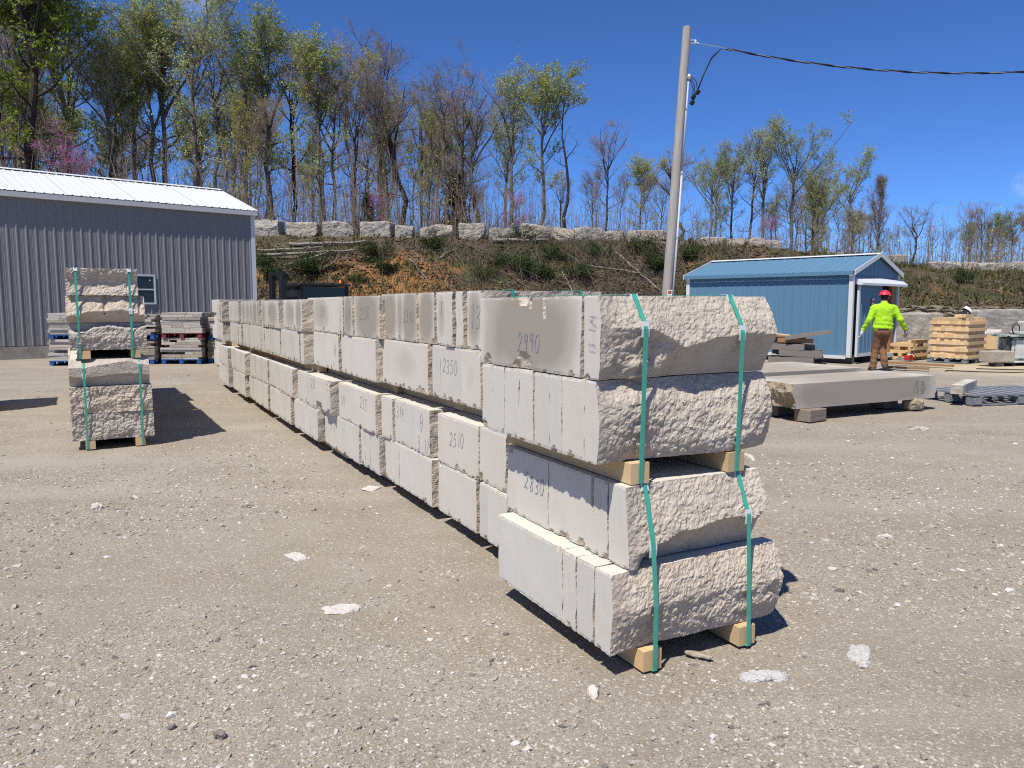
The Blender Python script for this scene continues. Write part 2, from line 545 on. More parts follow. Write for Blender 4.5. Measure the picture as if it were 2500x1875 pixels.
def copy_tree(o, parent=None):
    c = o.copy()
    COL.objects.link(c)
    c.parent = parent
    for ch in list(o.children):
        copy_tree(ch, c)
    return c


class MB:
    """collects shapes into one mesh"""

    def __init__(self):
        self.v, self.f, self.mi = [], [], []
        self.cur = 0

    def add(self, v, f):
        b = len(self.v)
        self.v.extend([tuple(x) for x in v])
        self.f.extend([tuple(i + b for i in q) for q in f])
        self.mi.extend([self.cur] * len(f))
        return self

    def box(self, c, s, rot=None, ch=0.0):
        hx, hy, hz = s[0] / 2, s[1] / 2, s[2] / 2
        if ch <= 0:
            v = [(x, y, z) for z in (-hz, hz) for y in (-hy, hy) for x in (-hx, hx)]
            f = [(0, 2, 3, 1), (4, 5, 7, 6), (0, 1, 5, 4), (2, 6, 7, 3), (0, 4, 6, 2), (1, 3, 7, 5)]
        else:
            bm = bmesh.new()
            bmesh.ops.create_cube(bm, size=1.0, matrix=Matrix.Diagonal((2 * hx, 2 * hy, 2 * hz, 1)))
            bmesh.ops.bevel(bm, geom=bm.edges[:], offset=ch, segments=1, affect='EDGES', profile=0.5)
            bm.verts.index_update()
            v = [tuple(q.co) for q in bm.verts]
            f = [tuple(q.index for q in p.verts) for p in bm.faces]
            bm.free()
        if rot is not None:
            e = Euler(rot).to_matrix() if not isinstance(rot, Matrix) else rot
            v = [tuple(e @ Vector(q)) for q in v]
        return self.add([(q[0] + c[0], q[1] + c[1], q[2] + c[2]) for q in v], f)

    def span(self, lo, hi, ch=0.0):
        return self.box([(a + b) / 2 for a, b in zip(lo, hi)], [b - a for a, b in zip(lo, hi)], None, ch)

    def tube(self, pts, rad, k=8, caps=True):
        pts = [Vector(p) for p in pts]
        n = len(pts)
        if not isinstance(rad, (list, tuple)):
            rad = [rad] * n
        v, f = [], []
        up = None
        for i, p in enumerate(pts):
            d = (pts[min(i + 1, n - 1)] - pts[max(i - 1, 0)])
            d = d.normalized() if d.length > 1e-9 else Vector((0, 0, 1))
            if up is None:
                up = Vector((1, 0, 0)) if abs(d.x) < 0.8 else Vector((0, 1, 0))
            a = d.cross(up)
            if a.length < 1e-6:
                a = d.cross(Vector((0, 1, 0.3)))
            a.normalize()
            b = a.cross(d).normalized()
            up = b
            for j in range(k):
                th = 2 * math.pi * j / k
                v.append(p + (a * math.cos(th) + b * math.sin(th)) * rad[i])
        for i in range(n - 1):
            for j in range(k):
                f.append((i * k + j, i * k + (j + 1) % k, (i + 1) * k + (j + 1) % k, (i + 1) * k + j))
        if caps:
            f.append(tuple(range(k))[::-1])
            f.append(tuple((n - 1) * k + j for j in range(k)))
        return self.add(v, f)

    def lathe(self, prof, k=20, c=(0, 0, 0), axis='Z'):
        v, f = [], []
        for r, z in prof:
            for j in range(k):
                th = 2 * math.pi * j / k
                x, y = r * math.cos(th), r * math.sin(th)
                q = (x, y, z) if axis == 'Z' else ((z, x, y) if axis == 'X' else (x, z, y))
                v.append((q[0] + c[0], q[1] + c[1], q[2] + c[2]))
        for i in range(len(prof) - 1):
            for j in range(k):
                f.append((i * k + j, i * k + (j + 1) % k, (i + 1) * k + (j + 1) % k, (i + 1) * k + j))
        return self.add(v, f)

    def strip(self, prof, a, b):
        """a 2-D profile (list of (u, w)) drawn from frame a to frame b; a, b map (u, w) -> point"""
        v = [a(*p) for p in prof] + [b(*p) for p in prof]
        n = len(prof)
        return self.add(v, [(i, i + 1, n + i + 1, n + i) for i in range(n - 1)])

    def mesh(self, name, mats, smooth=False):
        multi = isinstance(mats, (list, tuple)) and len(mats) > 1
        return mesh_from(name, self.v, self.f, mats, self.mi if multi else None, smooth)

    def build(self, name, mats, parent=None, loc=(0, 0, 0), rot=(0, 0, 0), smooth=False):
        return obj(name, self.mesh(name, mats, smooth), parent, loc, rot)


UNIT = {}


def unit_box(mat, ch=0.0):
    k = (mat, ch)
    if k not in UNIT:
        UNIT[k] = MB().box((0, 0, 0), (1, 1, 1), None, ch).mesh('unit_piece', mat)
    return UNIT[k]


def piece(name, mat, parent, c, s, rot=(0, 0, 0)):
    """one board / timber / plank as an object that shares a unit mesh"""
    o = obj(name, unit_box(mat), parent, c, rot)
    o.scale = s
    return o


# ---- signed-distance bodies -> one continuous surface (naive surface nets)
def surface_nets(fun, lo, hi, h):
    lo, hi = np.asarray(lo, float), np.asarray(hi, float)
    n = np.ceil((hi - lo) / h).astype(int) + 1
    ax = [lo[i] + h * np.arange(n[i]) for i in range(3)]
    X, Y, Z = np.meshgrid(*ax, indexing='ij')
    F = fun(np.stack([X, Y, Z], -1).reshape(-1, 3)).reshape(n)
    S = F < 0
    cnt = np.zeros(n - 1)
    acc = np.zeros((*(n - 1), 3))
    corners = [(a, b, c) for a in (0, 1) for b in (0, 1) for c in (0, 1)]
    sl = lambda c: tuple(slice(c[i], n[i] - 1 + c[i]) for i in range(3))
    for i, a in enumerate(corners):
        for b in corners[i + 1:]:
            if sum(abs(p - q) for p, q in zip(a, b)) != 1:
                continue
            fa, fb = F[sl(a)], F[sl(b)]
            cr = (fa < 0) != (fb < 0)
            t = np.where(cr, fa / np.where(cr, fa - fb, 1), 0)
            for k in range(3):
                acc[..., k] += np.where(cr, a[k] + t * (b[k] - a[k]), 0)
            cnt += cr
    ins = cnt > 0
    idx = -np.ones(n - 1, int)
    idx[ins] = np.arange(ins.sum())
    cell = np.argwhere(ins)
    V = lo + h * (cell + acc[ins] / cnt[ins][:, None])
    Q = []
    for k in range(3):
        o1, o2 = (k + 1) % 3, (k + 2) % 3
        a = np.take(S, range(n[k] - 1), k)
        b = np.take(S, range(1, n[k]), k)
        e = np.argwhere(a != b)
        ok = (e[:, o1] > 0) & (e[:, o2] > 0) & (e[:, o1] < n[o1] - 1) & (e[:, o2] < n[o2] - 1)
        e = e[ok]
        sgn = S[tuple(e.T)]
        d1, d2 = np.zeros(3, int), np.zeros(3, int)
        d1[o1] = 1
        d2[o2] = 1
        q = np.stack([idx[tuple((e - d1 - d2).T)], idx[tuple((e - d2).T)], idx[tuple(e.T)], idx[tuple((e - d1).T)]], 1)
        q[~sgn] = q[~sgn][:, ::-1]
        Q.append(q)
    return V, np.concatenate(Q)


def sd_cone(p, a, b, r1, r2):
    a, b = np.asarray(a, float), np.asarray(b, float)
    ab = b - a
    t = np.clip(((p - a) @ ab) / (ab @ ab), 0, 1)
    return np.linalg.norm(p - a - t[:, None] * ab, axis=1) - (r1 + (r2 - r1) * t)


def sd_ell(p, c, r):
    q = (p - np.asarray(c, float)) / np.asarray(r, float)
    k = np.linalg.norm(q, axis=1)
    return (k - 1) * min(r)


def smin(fs, k=0.03):
    out = fs[0]
    for f in fs[1:]:
        h = np.clip(0.5 + 0.5 * (f - out) / k, 0, 1)
        out = f * (1 - h) + out * h - k * h * (1 - h)
    return out


# ---------------------------------------------------------------- a small cloud or two in the sky
def sky_clouds():
    tc = wn.new('ShaderNodeTexCoord')
    nz = wn.new('ShaderNodeTexNoise')
    nz.inputs['Scale'].default_value = 26
    nz.inputs['Detail'].default_value = 6
    nz.inputs['Roughness'].default_value = 0.62
    wl.new(tc.outputs['Generated'], nz.inputs['Vector'])
    tint = wn.new('ShaderNodeMix')
    tint.data_type = 'RGBA'
    tint.blend_type = 'MULTIPLY'
    tint.inputs[0].default_value = 1.0
    tint.inputs[7].default_value = (0.70, 0.90, 1.13, 1)      # the clear dry air of the photograph: a deeper blue than the model's
    wl.new(w_sky.outputs[0], tint.inputs[6])
    prev = tint.outputs[2]
    for d, size, amt in (((0.6545, 1.0, 0.154), 0.00012, 0.5), ((-0.40, 1.0, 0.405), 0.0009, 0.4)):
        d = Vector(d).normalized()
        dp = wn.new('ShaderNodeVectorMath')
        dp.operation = 'DOT_PRODUCT'
        dp.inputs[1].default_value = d
        wl.new(tc.outputs['Generated'], dp.inputs[0])
        m1 = wn.new('ShaderNodeMapRange')
        m1.inputs['From Min'].default_value = 1 - size
        m1.inputs['From Max'].default_value = 1.0
        wl.new(dp.outputs['Value'], m1.inputs['Value'])
        mu = wn.new('ShaderNodeMath')
        mu.operation = 'MULTIPLY'
        wl.new(m1.outputs[0], mu.inputs[0])
        rp = wn.new('ShaderNodeMapRange')
        rp.inputs['From Min'].default_value = 0.36
        rp.inputs['From Max'].default_value = 0.66
        wl.new(nz.outputs['Fac'], rp.inputs['Value'])
        wl.new(rp.outputs[0], mu.inputs[1])
        m2 = wn.new('ShaderNodeMath')
        m2.operation = 'MULTIPLY'
        m2.inputs[1].default_value = amt
        wl.new(mu.outputs[0], m2.inputs[0])
        mx = wn.new('ShaderNodeMix')
        mx.data_type = 'RGBA'
        wl.new(m2.outputs[0], mx.inputs[0])
        wl.new(prev, mx.inputs[6])
        mx.inputs[7].default_value = (7.5, 8.2, 9.4, 1)
        prev = mx.outputs[2]
    wl.new(prev, w_bg.inputs['Color'])


sky_clouds()


# ---------------------------------------------------------------- ground
def yard_z(x, y):
    """gentle relief of the yard; flat enough for everything to stand on"""
    x, y = np.asarray(x, float), np.asarray(y, float)
    sh = x.shape
    p = np.stack([x.ravel(), y.ravel(), np.zeros(x.size)], 1)
    near = 1 - sstep(14, 32, np.hypot(x, y)).ravel()
    z = near * (0.010 * fbm(p * 0.9, 3) + 0.004 * fbm(p * 5.0, 2))
    # worn wheel tracks that run along the grey shed
    u = p[:, 0] * 0.64 - p[:, 1] * 0.77
    trk = np.exp(-((u + 17.4) / 0.35) ** 2) + np.exp(-((u + 15.7) / 0.35) ** 2)
    z = z - 0.03 * trk * sstep(12, 15, p[:, 1]) * (1 - sstep(24, 28, p[:, 1])) * (p[:, 0] < 2)
    return (z - 0.012).reshape(sh)


def grid_mesh(name, xs, ys, zfun, mat, smooth=True):
    X, Y = np.meshgrid(xs, ys, indexing='xy')
    Z = zfun(X, Y)
    nx, ny = len(xs), len(ys)
    i = np.arange(nx * ny).reshape(ny, nx)
    f = np.stack([i[:-1, :-1], i[:-1, 1:], i[1:, 1:], i[1:, :-1]], -1).reshape(-1, 4)
    return mesh_from(name, np.stack([X, Y, Z], -1), f, mat, None, smooth)


gx = np.concatenate([-np.geomspace(2500, 9, 40), np.linspace(-8.6, 8.6, 190), np.geomspace(9, 2500, 40)])
gy = np.concatenate([-np.geomspace(2500, 4, 26), np.linspace(-3, 1.2, 8), np.linspace(1.4, 12, 140), np.geomspace(12.15, 45, 70), np.geomspace(50, 3000, 18)])
ground = obj('ground', grid_mesh('ground', gx, gy, yard_z, 'ground'))
ground['kind'] = 'structure'

HX = [-200, -40, -13, 0, 5, 7.5, 11, 14, 23, 30, 60, 200]
HZ = [5.7, 5.45, 5.16, 4.93, 4.86, 4.72, 4.42, 4.1, 3.42, 3.32, 3.3, 3.3]


def toe_y(x):
    return 33.0 - 3.2 * sstep(3, 13, np.asarray(x, float))


def crest_y(x):
    return toe_y(x) + 7.6 + 4.5 * sstep(12, 24, np.asarray(x, float))


def hill_z(x, y):
    x, y = np.asarray(x, float), np.asarray(y, float)
    zc = np.interp(x, HX, HZ)
    s = (y - toe_y(x)) / (crest_y(x) - toe_y(x))
    prof = np.where(s < 1, np.clip(s, 0, 1) ** 0.85, 1.0)
    z = zc * prof
    far = np.clip(y - crest_y(x), 0, 400)
    z = z + 0.022 * np.minimum(far, 60) - 0.05 * np.clip(far - 75, 0, 400)
    sh = x.shape
    p = np.stack([x.ravel(), y.ravel(), np.zeros(x.size)], 1)
    amp = (np.clip(s, 0, 1) * np.where(s < 1.0, np.clip(1.1 - s, 0.1, 1) * 2.2, 0.22)).ravel()
    z = z.ravel() + amp * (0.34 * fbm(p * 0.32, 4) + 0.10 * fbm(p * 1.7, 3))
    z = np.where((s < 0).ravel(), -0.4 + 0.37 * np.exp(np.clip((s * 6).ravel(), -50, 0)), z)
    return np.maximum(z, -0.5).reshape(sh)


hx = np.concatenate([np.linspace(-170, -42, 34), np.linspace(-40, 44, 320), np.linspace(46, 170, 34)])
hy = np.concatenate([np.linspace(27.5, 45, 90), np.linspace(45.6, 62, 26), np.linspace(64, 200, 30)])
hill = obj('hillside', grid_mesh('hillside', hx, hy, hill_z, 'hill'))
hill['kind'] = 'structure'


# ---------------------------------------------------------------- loose gravel lying on the yard (nobody could count it)
def gravel():
    rs = np.random.RandomState(11)
    t = (1 + 5 ** 0.5) / 2
    ico = np.array([(-1, t, 0), (1, t, 0), (-1, -t, 0), (1, -t, 0), (0, -1, t), (0, 1, t), (0, -1, -t), (0, 1, -t), (t, 0, -1), (t, 0, 1), (-t, 0, -1), (-t, 0, 1)], float)
    ico /= np.linalg.norm(ico[0])
    icf = np.array([(0, 11, 5), (0, 5, 1), (0, 1, 7), (0, 7, 10), (0, 10, 11), (1, 5, 9), (5, 11, 4), (11, 10, 2), (10, 7, 6), (7, 1, 8),
                    (3, 9, 4), (3, 4, 2), (3, 2, 6), (3, 6, 8), (3, 8, 9), (4, 9, 5), (2, 4, 11), (6, 2, 10), (8, 6, 7), (9, 8, 1)])
    octv = np.array([(1, 0, 0), (0, 1, 0), (-1, 0, 0), (0, -1, 0), (0, 0, 1)], float)
    octf = np.array([(0, 1, 4), (1, 2, 4), (2, 3, 4), (3, 0, 4)])
    V, Fc, base = [], [], 0
    for base_v, base_f, n, smin_, smax_, ymin, ymax, pw in (
            (ico, icf, 28000, 0.0045, 0.018, 1.7, 9.0, 2.9), (ico, icf, 4200, 0.009, 0.028, 3.5, 19, 3.2), (octv, octf, 90000, 0.003, 0.009, 1.6, 7.5, 2.2), (octv, octf, 30000, 0.006, 0.016, 5.0, 16, 2.6)):
        y = ymin * (ymax / ymin) ** rs.rand(n)
        x = (rs.rand(n) * 2 - 1) * (y * 0.74 + 0.5)
        p = np.stack([x * 0.55, y * 0.55, 0 * x], 1)
        dens = 0.44 + 1.6 * fbm(p, 4) + 0.3 * sstep(7, 2, y)
        keep = rs.rand(n) < np.clip(dens, 0.10, 1)
        # keep out from under the strapped stacks
        u = (x - 0.34) * 0.8888 + (y - 3.0) * 0.4584
        w = -(x - 0.34) * 0.4584 + (y - 3.0) * 0.8888
        keep &= ~((u > -0.02) & (u < 1.0) & (w > -0.05) & (w < 13))
        x, y = x[keep], y[keep]
        n = len(x)
        s = smin_ * (1 - rs.rand(n) * (1 - (smin_ / smax_) ** pw)) ** (-1 / pw)
        ang = rs.rand(n) * 2 * math.pi
        el = np.stack([1 + 0.55 * rs.rand(n), 0.75 + 0.35 * rs.rand(n), 0.35 + 0.4 * rs.rand(n)], 1) * s[:, None]
        v = base_v[None] * (1 + 0.34 * rs.normal(size=(n, len(base_v), 1)).clip(-1.5, 1.5)) * el[:, None]
        c, sn = np.cos(ang)[:, None], np.sin(ang)[:, None]
        vx = v[..., 0] * c - v[..., 1] * sn
        vy = v[..., 0] * sn + v[..., 1] * c
        tilt = (rs.rand(n)[:, None] - 0.5) * 0.5
        vz = v[..., 2] + vx * tilt
        vz = vz + (yard_z(x, y) + el[:, 2] * (0.25 if base_v is ico else 0.0))[:, None]
        V.append(np.stack([vx + x[:, None], vy + y[:, None], vz], -1).reshape(-1, 3))
        k = len(base_v)
        Fc.append((base_f[None] + (np.arange(n) * k)[:, None, None] + base).reshape(-1, 3))
        base += n * k
    o = obj('gravel', mesh_from('gravel', np.concatenate(V), np.concatenate(Fc), 'pebble'))
    o['kind'] = 'stuff'
    o['label'] = 'pale crushed limestone gravel strewn over the dirt yard'


gravel()


# ---------------------------------------------------------------- stone helpers
def rock_mesh(name, sx, sy, sz, seed, mat, n=14, blocky=4.0, amp=0.10, freq=2.0, smooth=False, cut=0.70, sink=0.0):
    """a broken block: superellipsoid box with cut facets and noise; base on z = 0"""
    rs = np.random.RandomState(seed)
    V, Fc, b = [], [], 0
    lin = np.linspace(-1, 1, n)
    for ax in range(3):
        for sg in (-1, 1):
            A, B = np.meshgrid(lin, lin, indexing='ij')
            q = np.zeros((n, n, 3))
            q[..., ax] = sg
            q[..., (ax + 1) % 3] = A
            q[..., (ax + 2) % 3] = B * sg
            V.append(q.reshape(-1, 3))
            i = np.arange(n * n).reshape(n, n)
            Fc.append(np.stack([i[:-1, :-1], i[1:, :-1], i[1:, 1:], i[:-1, 1:]], -1).reshape(-1, 4) + b)
            b += n * n
    P = np.concatenate(V)
    P = P / (np.sum(np.abs(P) ** blocky, 1) ** (1 / blocky))[:, None] * (1 + 0.0)
    for k in range(5):
        nrm = rs.normal(size=3)
        nrm /= np.linalg.norm(nrm)
        d = np.abs(nrm).sum() * (cut + 0.24 * rs.rand())
        ov = np.maximum(P @ nrm - d, 0)
        P = P - ov[:, None] * nrm
    sc = np.array([sx, sy, sz]) / 2
    W = P * sc
    off = rs.rand(3) * 50
    nn = P / np.linalg.norm(P, axis=1)[:, None]
    W = W + nn * (amp * min(sx, sy, sz) * (fbm(W * freq + off, 4, 0.55) + 0.35 * fbm(W * freq * 4 + off, 3, 0.6)))[:, None]
    W[:, 2] += sz / 2 - sink
    W[:, 2] = np.maximum(W[:, 2], 0.0 if sink == 0 else -0.2)
    return mesh_from(name, W, np.concatenate(Fc), mat, None, smooth)


def slab_mesh(W, T, Hh, seed, front=None, nx=8, ny=6, nz=8, amp=0.012, chips=0, chip_r=(0.012, 0.035), amp_back=None, crack=()):
    """a sawn slab: flat sawn ends, top and bed; split (rough) faces at y = 0 and y = T; spalls along the lower edge of the x = 0 end"""
    rs = np.random.RandomState(seed)
    off = rs.rand(3) * 40
    if amp_back is None:
        amp_back = amp

    def grid(a, b, na, nb):
        A, B = np.meshgrid(np.linspace(0, a, na + 1), np.linspace(0, b, nb + 1), indexing='ij')
        i = np.arange((na + 1) * (nb + 1)).reshape(na + 1, nb + 1)
        return A.ravel(), B.ravel(), np.stack([i[:-1, :-1], i[1:, :-1], i[1:, 1:], i[:-1, 1:]], -1).reshape(-1, 4)

    V, Fc, mi, b = [], [], [], 0
    for side in ('L', 'R', 'T', 'B', 'F', 'K'):
        if side in 'LR':
            A, B, f = grid(T, Hh, ny, nz)
            p = np.stack([np.full(A.size, 0 if side == 'L' else W), A, B], 1)
            f = f[:, ::-1] if side == 'L' else f
        elif side in 'TB':
            A, B, f = grid(W, T, nx, ny)
            p = np.stack([A, B, np.full(A.size, Hh if side == 'T' else 0)], 1)
            f = f[:, ::-1] if side == 'B' else f
        else:
            A, B, f = grid(W, Hh, nx, nz)
            p = np.stack([A, np.full(A.size, 0 if side == 'F' else T), B], 1)
            f = f if side == 'F' else f[:, ::-1]
        V.append(p)
        Fc.append(f + b)
        mi.append(np.full(len(f), 1 if side in 'FK' else 0))
        b += len(p)
    P = np.concatenate(V)
    Fc = np.concatenate(Fc)
    mi = np.concatenate(mi)
    q = P * np.array([1, 0, 1])
    u, v = P[:, 0] / W, P[:, 2] / Hh
    dF = amp * (fbm(q * 7 + off, 3, 0.55) + 0.3 * fbm(q * 30 + off, 2, 0.6))
    if front is not None:
        dF = dF + front(u, v, q + off)
    dB = amp_back * (fbm(q * 6 + off + 9, 3, 0.55))
    w = P[:, 1] / T
    P[:, 1] += dF * (1 - w) + dB * w
    # spalled chips along the edges of the sawn end that faces the yard
    onL = P[:, 0] < 1e-6
    dent = np.zeros(len(P))
    for k in range(chips):
        r = chip_r[0] + (chip_r[1] - chip_r[0]) * rs.rand() ** 2.2
        yc = rs.rand() * T
        zc = (-0.1 * r if rs.rand() < 0.86 else Hh + 0.1 * r)
        e = 1 - ((P[:, 1] - yc) / r) ** 2 - ((P[:, 2] - zc) / (r * (0.7 + 1.0 * rs.rand()))) ** 2
        dent = np.maximum(dent, 0.45 * r * np.sqrt(np.clip(e, 0, 1)))
    for (yc, wd, v0, v1) in crack:      # a drill groove or an open crack in the sawn end
        e = np.clip(1 - np.abs(P[:, 1] - yc) / wd, 0, 1) * ((v >= v0) & (v <= v1))
        dent = np.maximum(dent, 0.02 * e)
    P[onL, 0] += dent[onL]
    fm = dent[Fc].max(1) * onL[Fc].all(1)
    mi = np.where(fm > 0.004, 1, mi)
    # worn arrises
    edge = onL & ((P[:, 2] < 1e-6) | (P[:, 2] > Hh - 1e-6))
    P[edge, 0] += 0.004 * rs.rand(edge.sum())
    return mesh_from('slab', P, Fc, ['sawn', 'rough'], mi, False)


STROKES = {
    '0': [[(.3, 1), (.12, .9), (.02, .6), (.04, .25), (.2, .02), (.4, .1), (.5, .4), (.48, .75), (.36, .96), (.3, 1)]],
    '1': [[(.25, .98), (.28, .5), (.26, 0)]],
    '2': [[(.05, .78), (.15, .97), (.35, .98), (.45, .8), (.36, .5), (.15, .2), (.02, .02), (.2, .1), (.5, .04)]],
    '3': [[(.06, .92), (.3, 1), (.45, .85), (.38, .62), (.18, .52), (.4, .44), (.5, .22), (.34, .02), (.05, .06)]],
    '4': [[(.1, 1), (.05, .55), (.45, .5)], [(.42, .95), (.44, .5), (.4, 0)]],
    '5': [[(.48, .98), (.14, .97), (.1, .58), (.34, .6), (.46, .36), (.36, .08), (.05, .03)]],
    '8': [[(.4, .92), (.2, 1), (.08, .82), (.2, .6), (.42, .35), (.4, .1), (.2, 0), (.06, .18), (.18, .45), (.42, .7), (.4, .92)]],
    '9': [[(.46, .9), (.26, 1), (.08, .82), (.14, .58), (.34, .56), (.45, .85), (.44, .4), (.4, 0)]],
    '/': [[(.5, 1.05), (.05, -.1)]],
    'P': [[(.1, 1), (.12, 0)], [(.1, 1), (.42, .9), (.4, .62), (.12, .52)]],
    'T': [[(0, .98), (.5, 1)], [(.26, 1), (.24, 0)]],
    'D': [[(.1, 1), (.1, 0), (.38, .12), (.48, .5), (.36, .9), (.1, 1)], [(.1, .5), (.46, .48)]],
    'Q': [[(.25, 1), (.05, .7), (.08, .2), (.28, 0), (.48, .3), (.46, .8), (.25, 1)], [(.06, .48), (.47, .52)]],
    'N': [[(0, .1), (.22, 1), (.4, .05)], [(.42, 1), (.42, .05)]],
    '-': [[(.05, .5), (.45, .52)]], '.': [[(.1, .02), (.16, .06)]], ' ': [],
}


def crayon(parent, text, yc, zc, h, mat='crayon_blue', wd=0.0036, x=-0.0022, vertical=False):
    """handwritten crayon figures on the sawn end of a slab"""
    mb = MB()
    rnd = random.Random(text + str(yc))
    cx = 0.0
    for ch in text:
        s = 0.9 + 0.2 * rnd.random()
        dz = (rnd.random() - 0.5) * 0.14
        for st in STROKES.get(ch, []):
            pts = [((cx + a * 0.9 * s + 0.12 * b) * h, (b * s + dz) * h) for a, b in st]
            if vertical:
                pts = [(-b, a) for a, b in pts]
            for (a0, b0), (a1, b1) in zip(pts[:-1], pts[1:]):
                L = math.hypot(a1 - a0, b1 - b0) or 1e-6
                px, pz = -(b1 - b0) / L * wd / 2, (a1 - a0) / L * wd / 2
                ex, ez = (a1 - a0) / L * wd * 0.3, (b1 - b0) / L * wd * 0.3
                q = [(a0 + px - ex, b0 + pz - ez), (a0 - px - ex, b0 - pz - ez), (a1 - px + ex, b1 - pz + ez), (a1 + px + ex, b1 + pz + ez)]
                mb.add([(x, yc - a, zc + b) for a, b in q], [(0, 1, 2, 3)])
        cx += 0.62 * s + (0.05 if ch not in '1/' else -0.12)
    return mb.build('crayon_number', mat, parent)


def ribbon(path, x, wd, th, mb=None):
    mb = mb or MB()
    for (y0, z0), (y1, z1) in zip(path[:-1], path[1:]):
        L = math.hypot(y1 - y0, z1 - z0)
        if L < 1e-5:
            continue
        ny, nz = -(z1 - z0) / L * th / 2, (y1 - y0) / L * th / 2
        c = [(y0 + ny, z0 + nz), (y0 - ny, z0 - nz), (y1 - ny, z1 - nz), (y1 + ny, z1 + nz)]
        v = [(x - wd / 2, *p) for p in c] + [(x + wd / 2, *p) for p in c]
        mb.add(v, [(0, 1, 2, 3), (7, 6, 5, 4), (0, 4, 5, 1), (1, 5, 6, 2), (2, 6, 7, 3), (3, 7, 4, 0)])
    return mb


def ease(path, deg=5.0):
    """drop the points at which the strap hardly bends"""
    p = list(path)
    k = 1
    while k < len(p) - 1:
        a = math.atan2(p[k][1] - p[k - 1][1], p[k][0] - p[k - 1][0])
        b_ = math.atan2(p[k + 1][1] - p[k][1], p[k + 1][0] - p[k][0])
        t = abs((b_ - a + math.pi) % (2 * math.pi) - math.pi)
        if t < R(deg) or math.hypot(p[k][0] - p[k - 1][0], p[k][1] - p[k - 1][1]) < .012:
            p.pop(k)
        else:
            k += 1
    return p


def strap(parent, path, x, guards=(), wd=0.0215):
    path = ease(path)
    s = ribbon(path, x, wd, 0.0022).build('strap', 'strap', parent)
    for (y, z, a, ln) in guards:
        mb = MB()
        # an angled plastic guard under the strap: two short leaves
        for sgn, ang in ((1, a[0]), (-1, a[1])):
            dy, dz = math.cos(ang) * ln, math.sin(ang) * ln
            ribbon([(y + .002, z), (y + .002 + dy, z + dz)], x, wd * 1.75, 0.0016, mb)
        mb.build('corner_guard', 'guard', s)
    return s


WALL_ROT = math.atan2(0.4584, 0.8888)
DV = np.array([-0.4584, 0.8888])
NV = np.array([-0.8888, -0.4584])


# ---------------------------------------------------------------- the long row of strapped limestone bundles
def bundle(label, origin, t0, off, courses, z0, name='stone_bundle', group='strapped limestone bundles in the long row', rot=WALL_ROT,
           W=0.86, hgt=(0.34, 0.34), skid=0.09, straps=True, fine=False, seed=1, skids_x=(0.195, 0.715), wet=(0, 0), d=None, axis=DV, nrm=NV):
    """courses, lowest first: lists of (t_start, t_end, options)"""
    srs = random.Random(seed)
    split = []
    for course in courses:
        out = []
        for s in course:
            opt = s[2] if len(s) > 2 else {}
            L = s[1] - s[0]
            if opt.get('big') or opt.get('whole') or L < .42 or group.startswith('bundles'):
                out.append(s)
                continue
            cuts, p = [s[0]], s[0]
            base_x = srs.uniform(-.011, .011)
            while True:
                p += srs.choice((.16, .24, .32, .42, .55, .7))
                if p > s[1] - .1:
                    break
                if any(s[0] + q[1] - .42 < p < s[0] + q[1] + .06 for q in opt.get('num', ())):
                    continue
                cuts.append(p)
            cuts.append(s[1])
            for i, (q0, q1) in enumerate(zip(cuts[:-1], cuts[1:])):
                o2 = {k: v for k, v in opt.items() if k not in ('num', 'crack', 'chips')}
                o2['num'] = [(q[0], q[1] + s[0] - q0, *q[2:]) for q in opt.get('num', ()) if q0 <= s[0] + q[1] <= q1]
                if 'wet' in o2:
                    o2['wet'] = o2['wet'] * srs.choice((1, 1, .9, .6))
                if 'x0' not in o2:
                    o2['x0'] = base_x
                if 'x0' in o2:
                    o2['x0'] = o2['x0'] + srs.uniform(-.0015, .0015)
                o2['chips'] = max(1, int((q1 - q0) * 14))
                out.append((q0 + (.0 if i == 0 else srs.choice((.0015, .002, .0025, .009))), q1, o2))
        split.append(out)
    courses = split
    o = np.array(origin[:2]) + axis * t0 + nrm * off
    root = thing(name, label, 'stone bundle', (o[0], o[1], z0), rot, group)
    z = skid
    slabs = []
    ymin, ymax = 1e9, -1e9
    for ci, course in enumerate(courses):
        H = hgt[ci]
        for si, s in enumerate(course):
            a, b = s[0] - t0, s[1] - t0
            opt = s[2] if len(s) > 2 else {}
            sd = seed * 97 + ci * 31 + si * 7
            x0 = opt.get('x0', (((sd * 37) % 17) / 17 - 0.5) * 0.022)
            w_ = opt.get('W', W)
            big = opt.get('big', False)
            res = 0.0075 if big else (0.014 if fine else 0.03)
            ny = max(3, min(70, int((b - a) / (0.013 if fine else 0.03))))
            me = slab_mesh(w_, b - a, H - 0.006, sd, opt.get('front'), nx=int(w_ / 0.0075) if big else (26 if fine else 14), ny=ny,
                           nz=int(H / res), amp=opt.get('amp', 0.011), chips=opt.get('chips', int((b - a) * 14)), chip_r=opt.get('chip_r', (0.010, 0.034)),
                           crack=opt.get('crack', ()))
            p = obj('slab', me, root, (x0, a, z + 0.003))
            p['wet'] = float(opt.get('wet', wet[ci]))
            for c in opt.get('num', ()):
                crayon(p, *c)
            slabs.append(p)
            ymin, ymax = min(ymin, a), max(ymax, b)
        z += H
    for sx in skids_x:
        sk = piece('skid', 'pine', root, (sx, (ymin + ymax) / 2 - 0.012, skid / 2), (0.092, ymax - ymin - 0.002, skid - 0.004))
    if straps:
        top = skid + sum(hgt) + 0.003
        for sx in (0.21, 0.70):
            strap(root, [(ymin - 0.014, skid), (ymin - 0.014, top), (ymax + 0.014, top), (ymax + 0.014, skid * 0.4), (ymin + 0.02, skid * 0.4), (ymin - 0.014, skid)], sx)
    return root, slabs


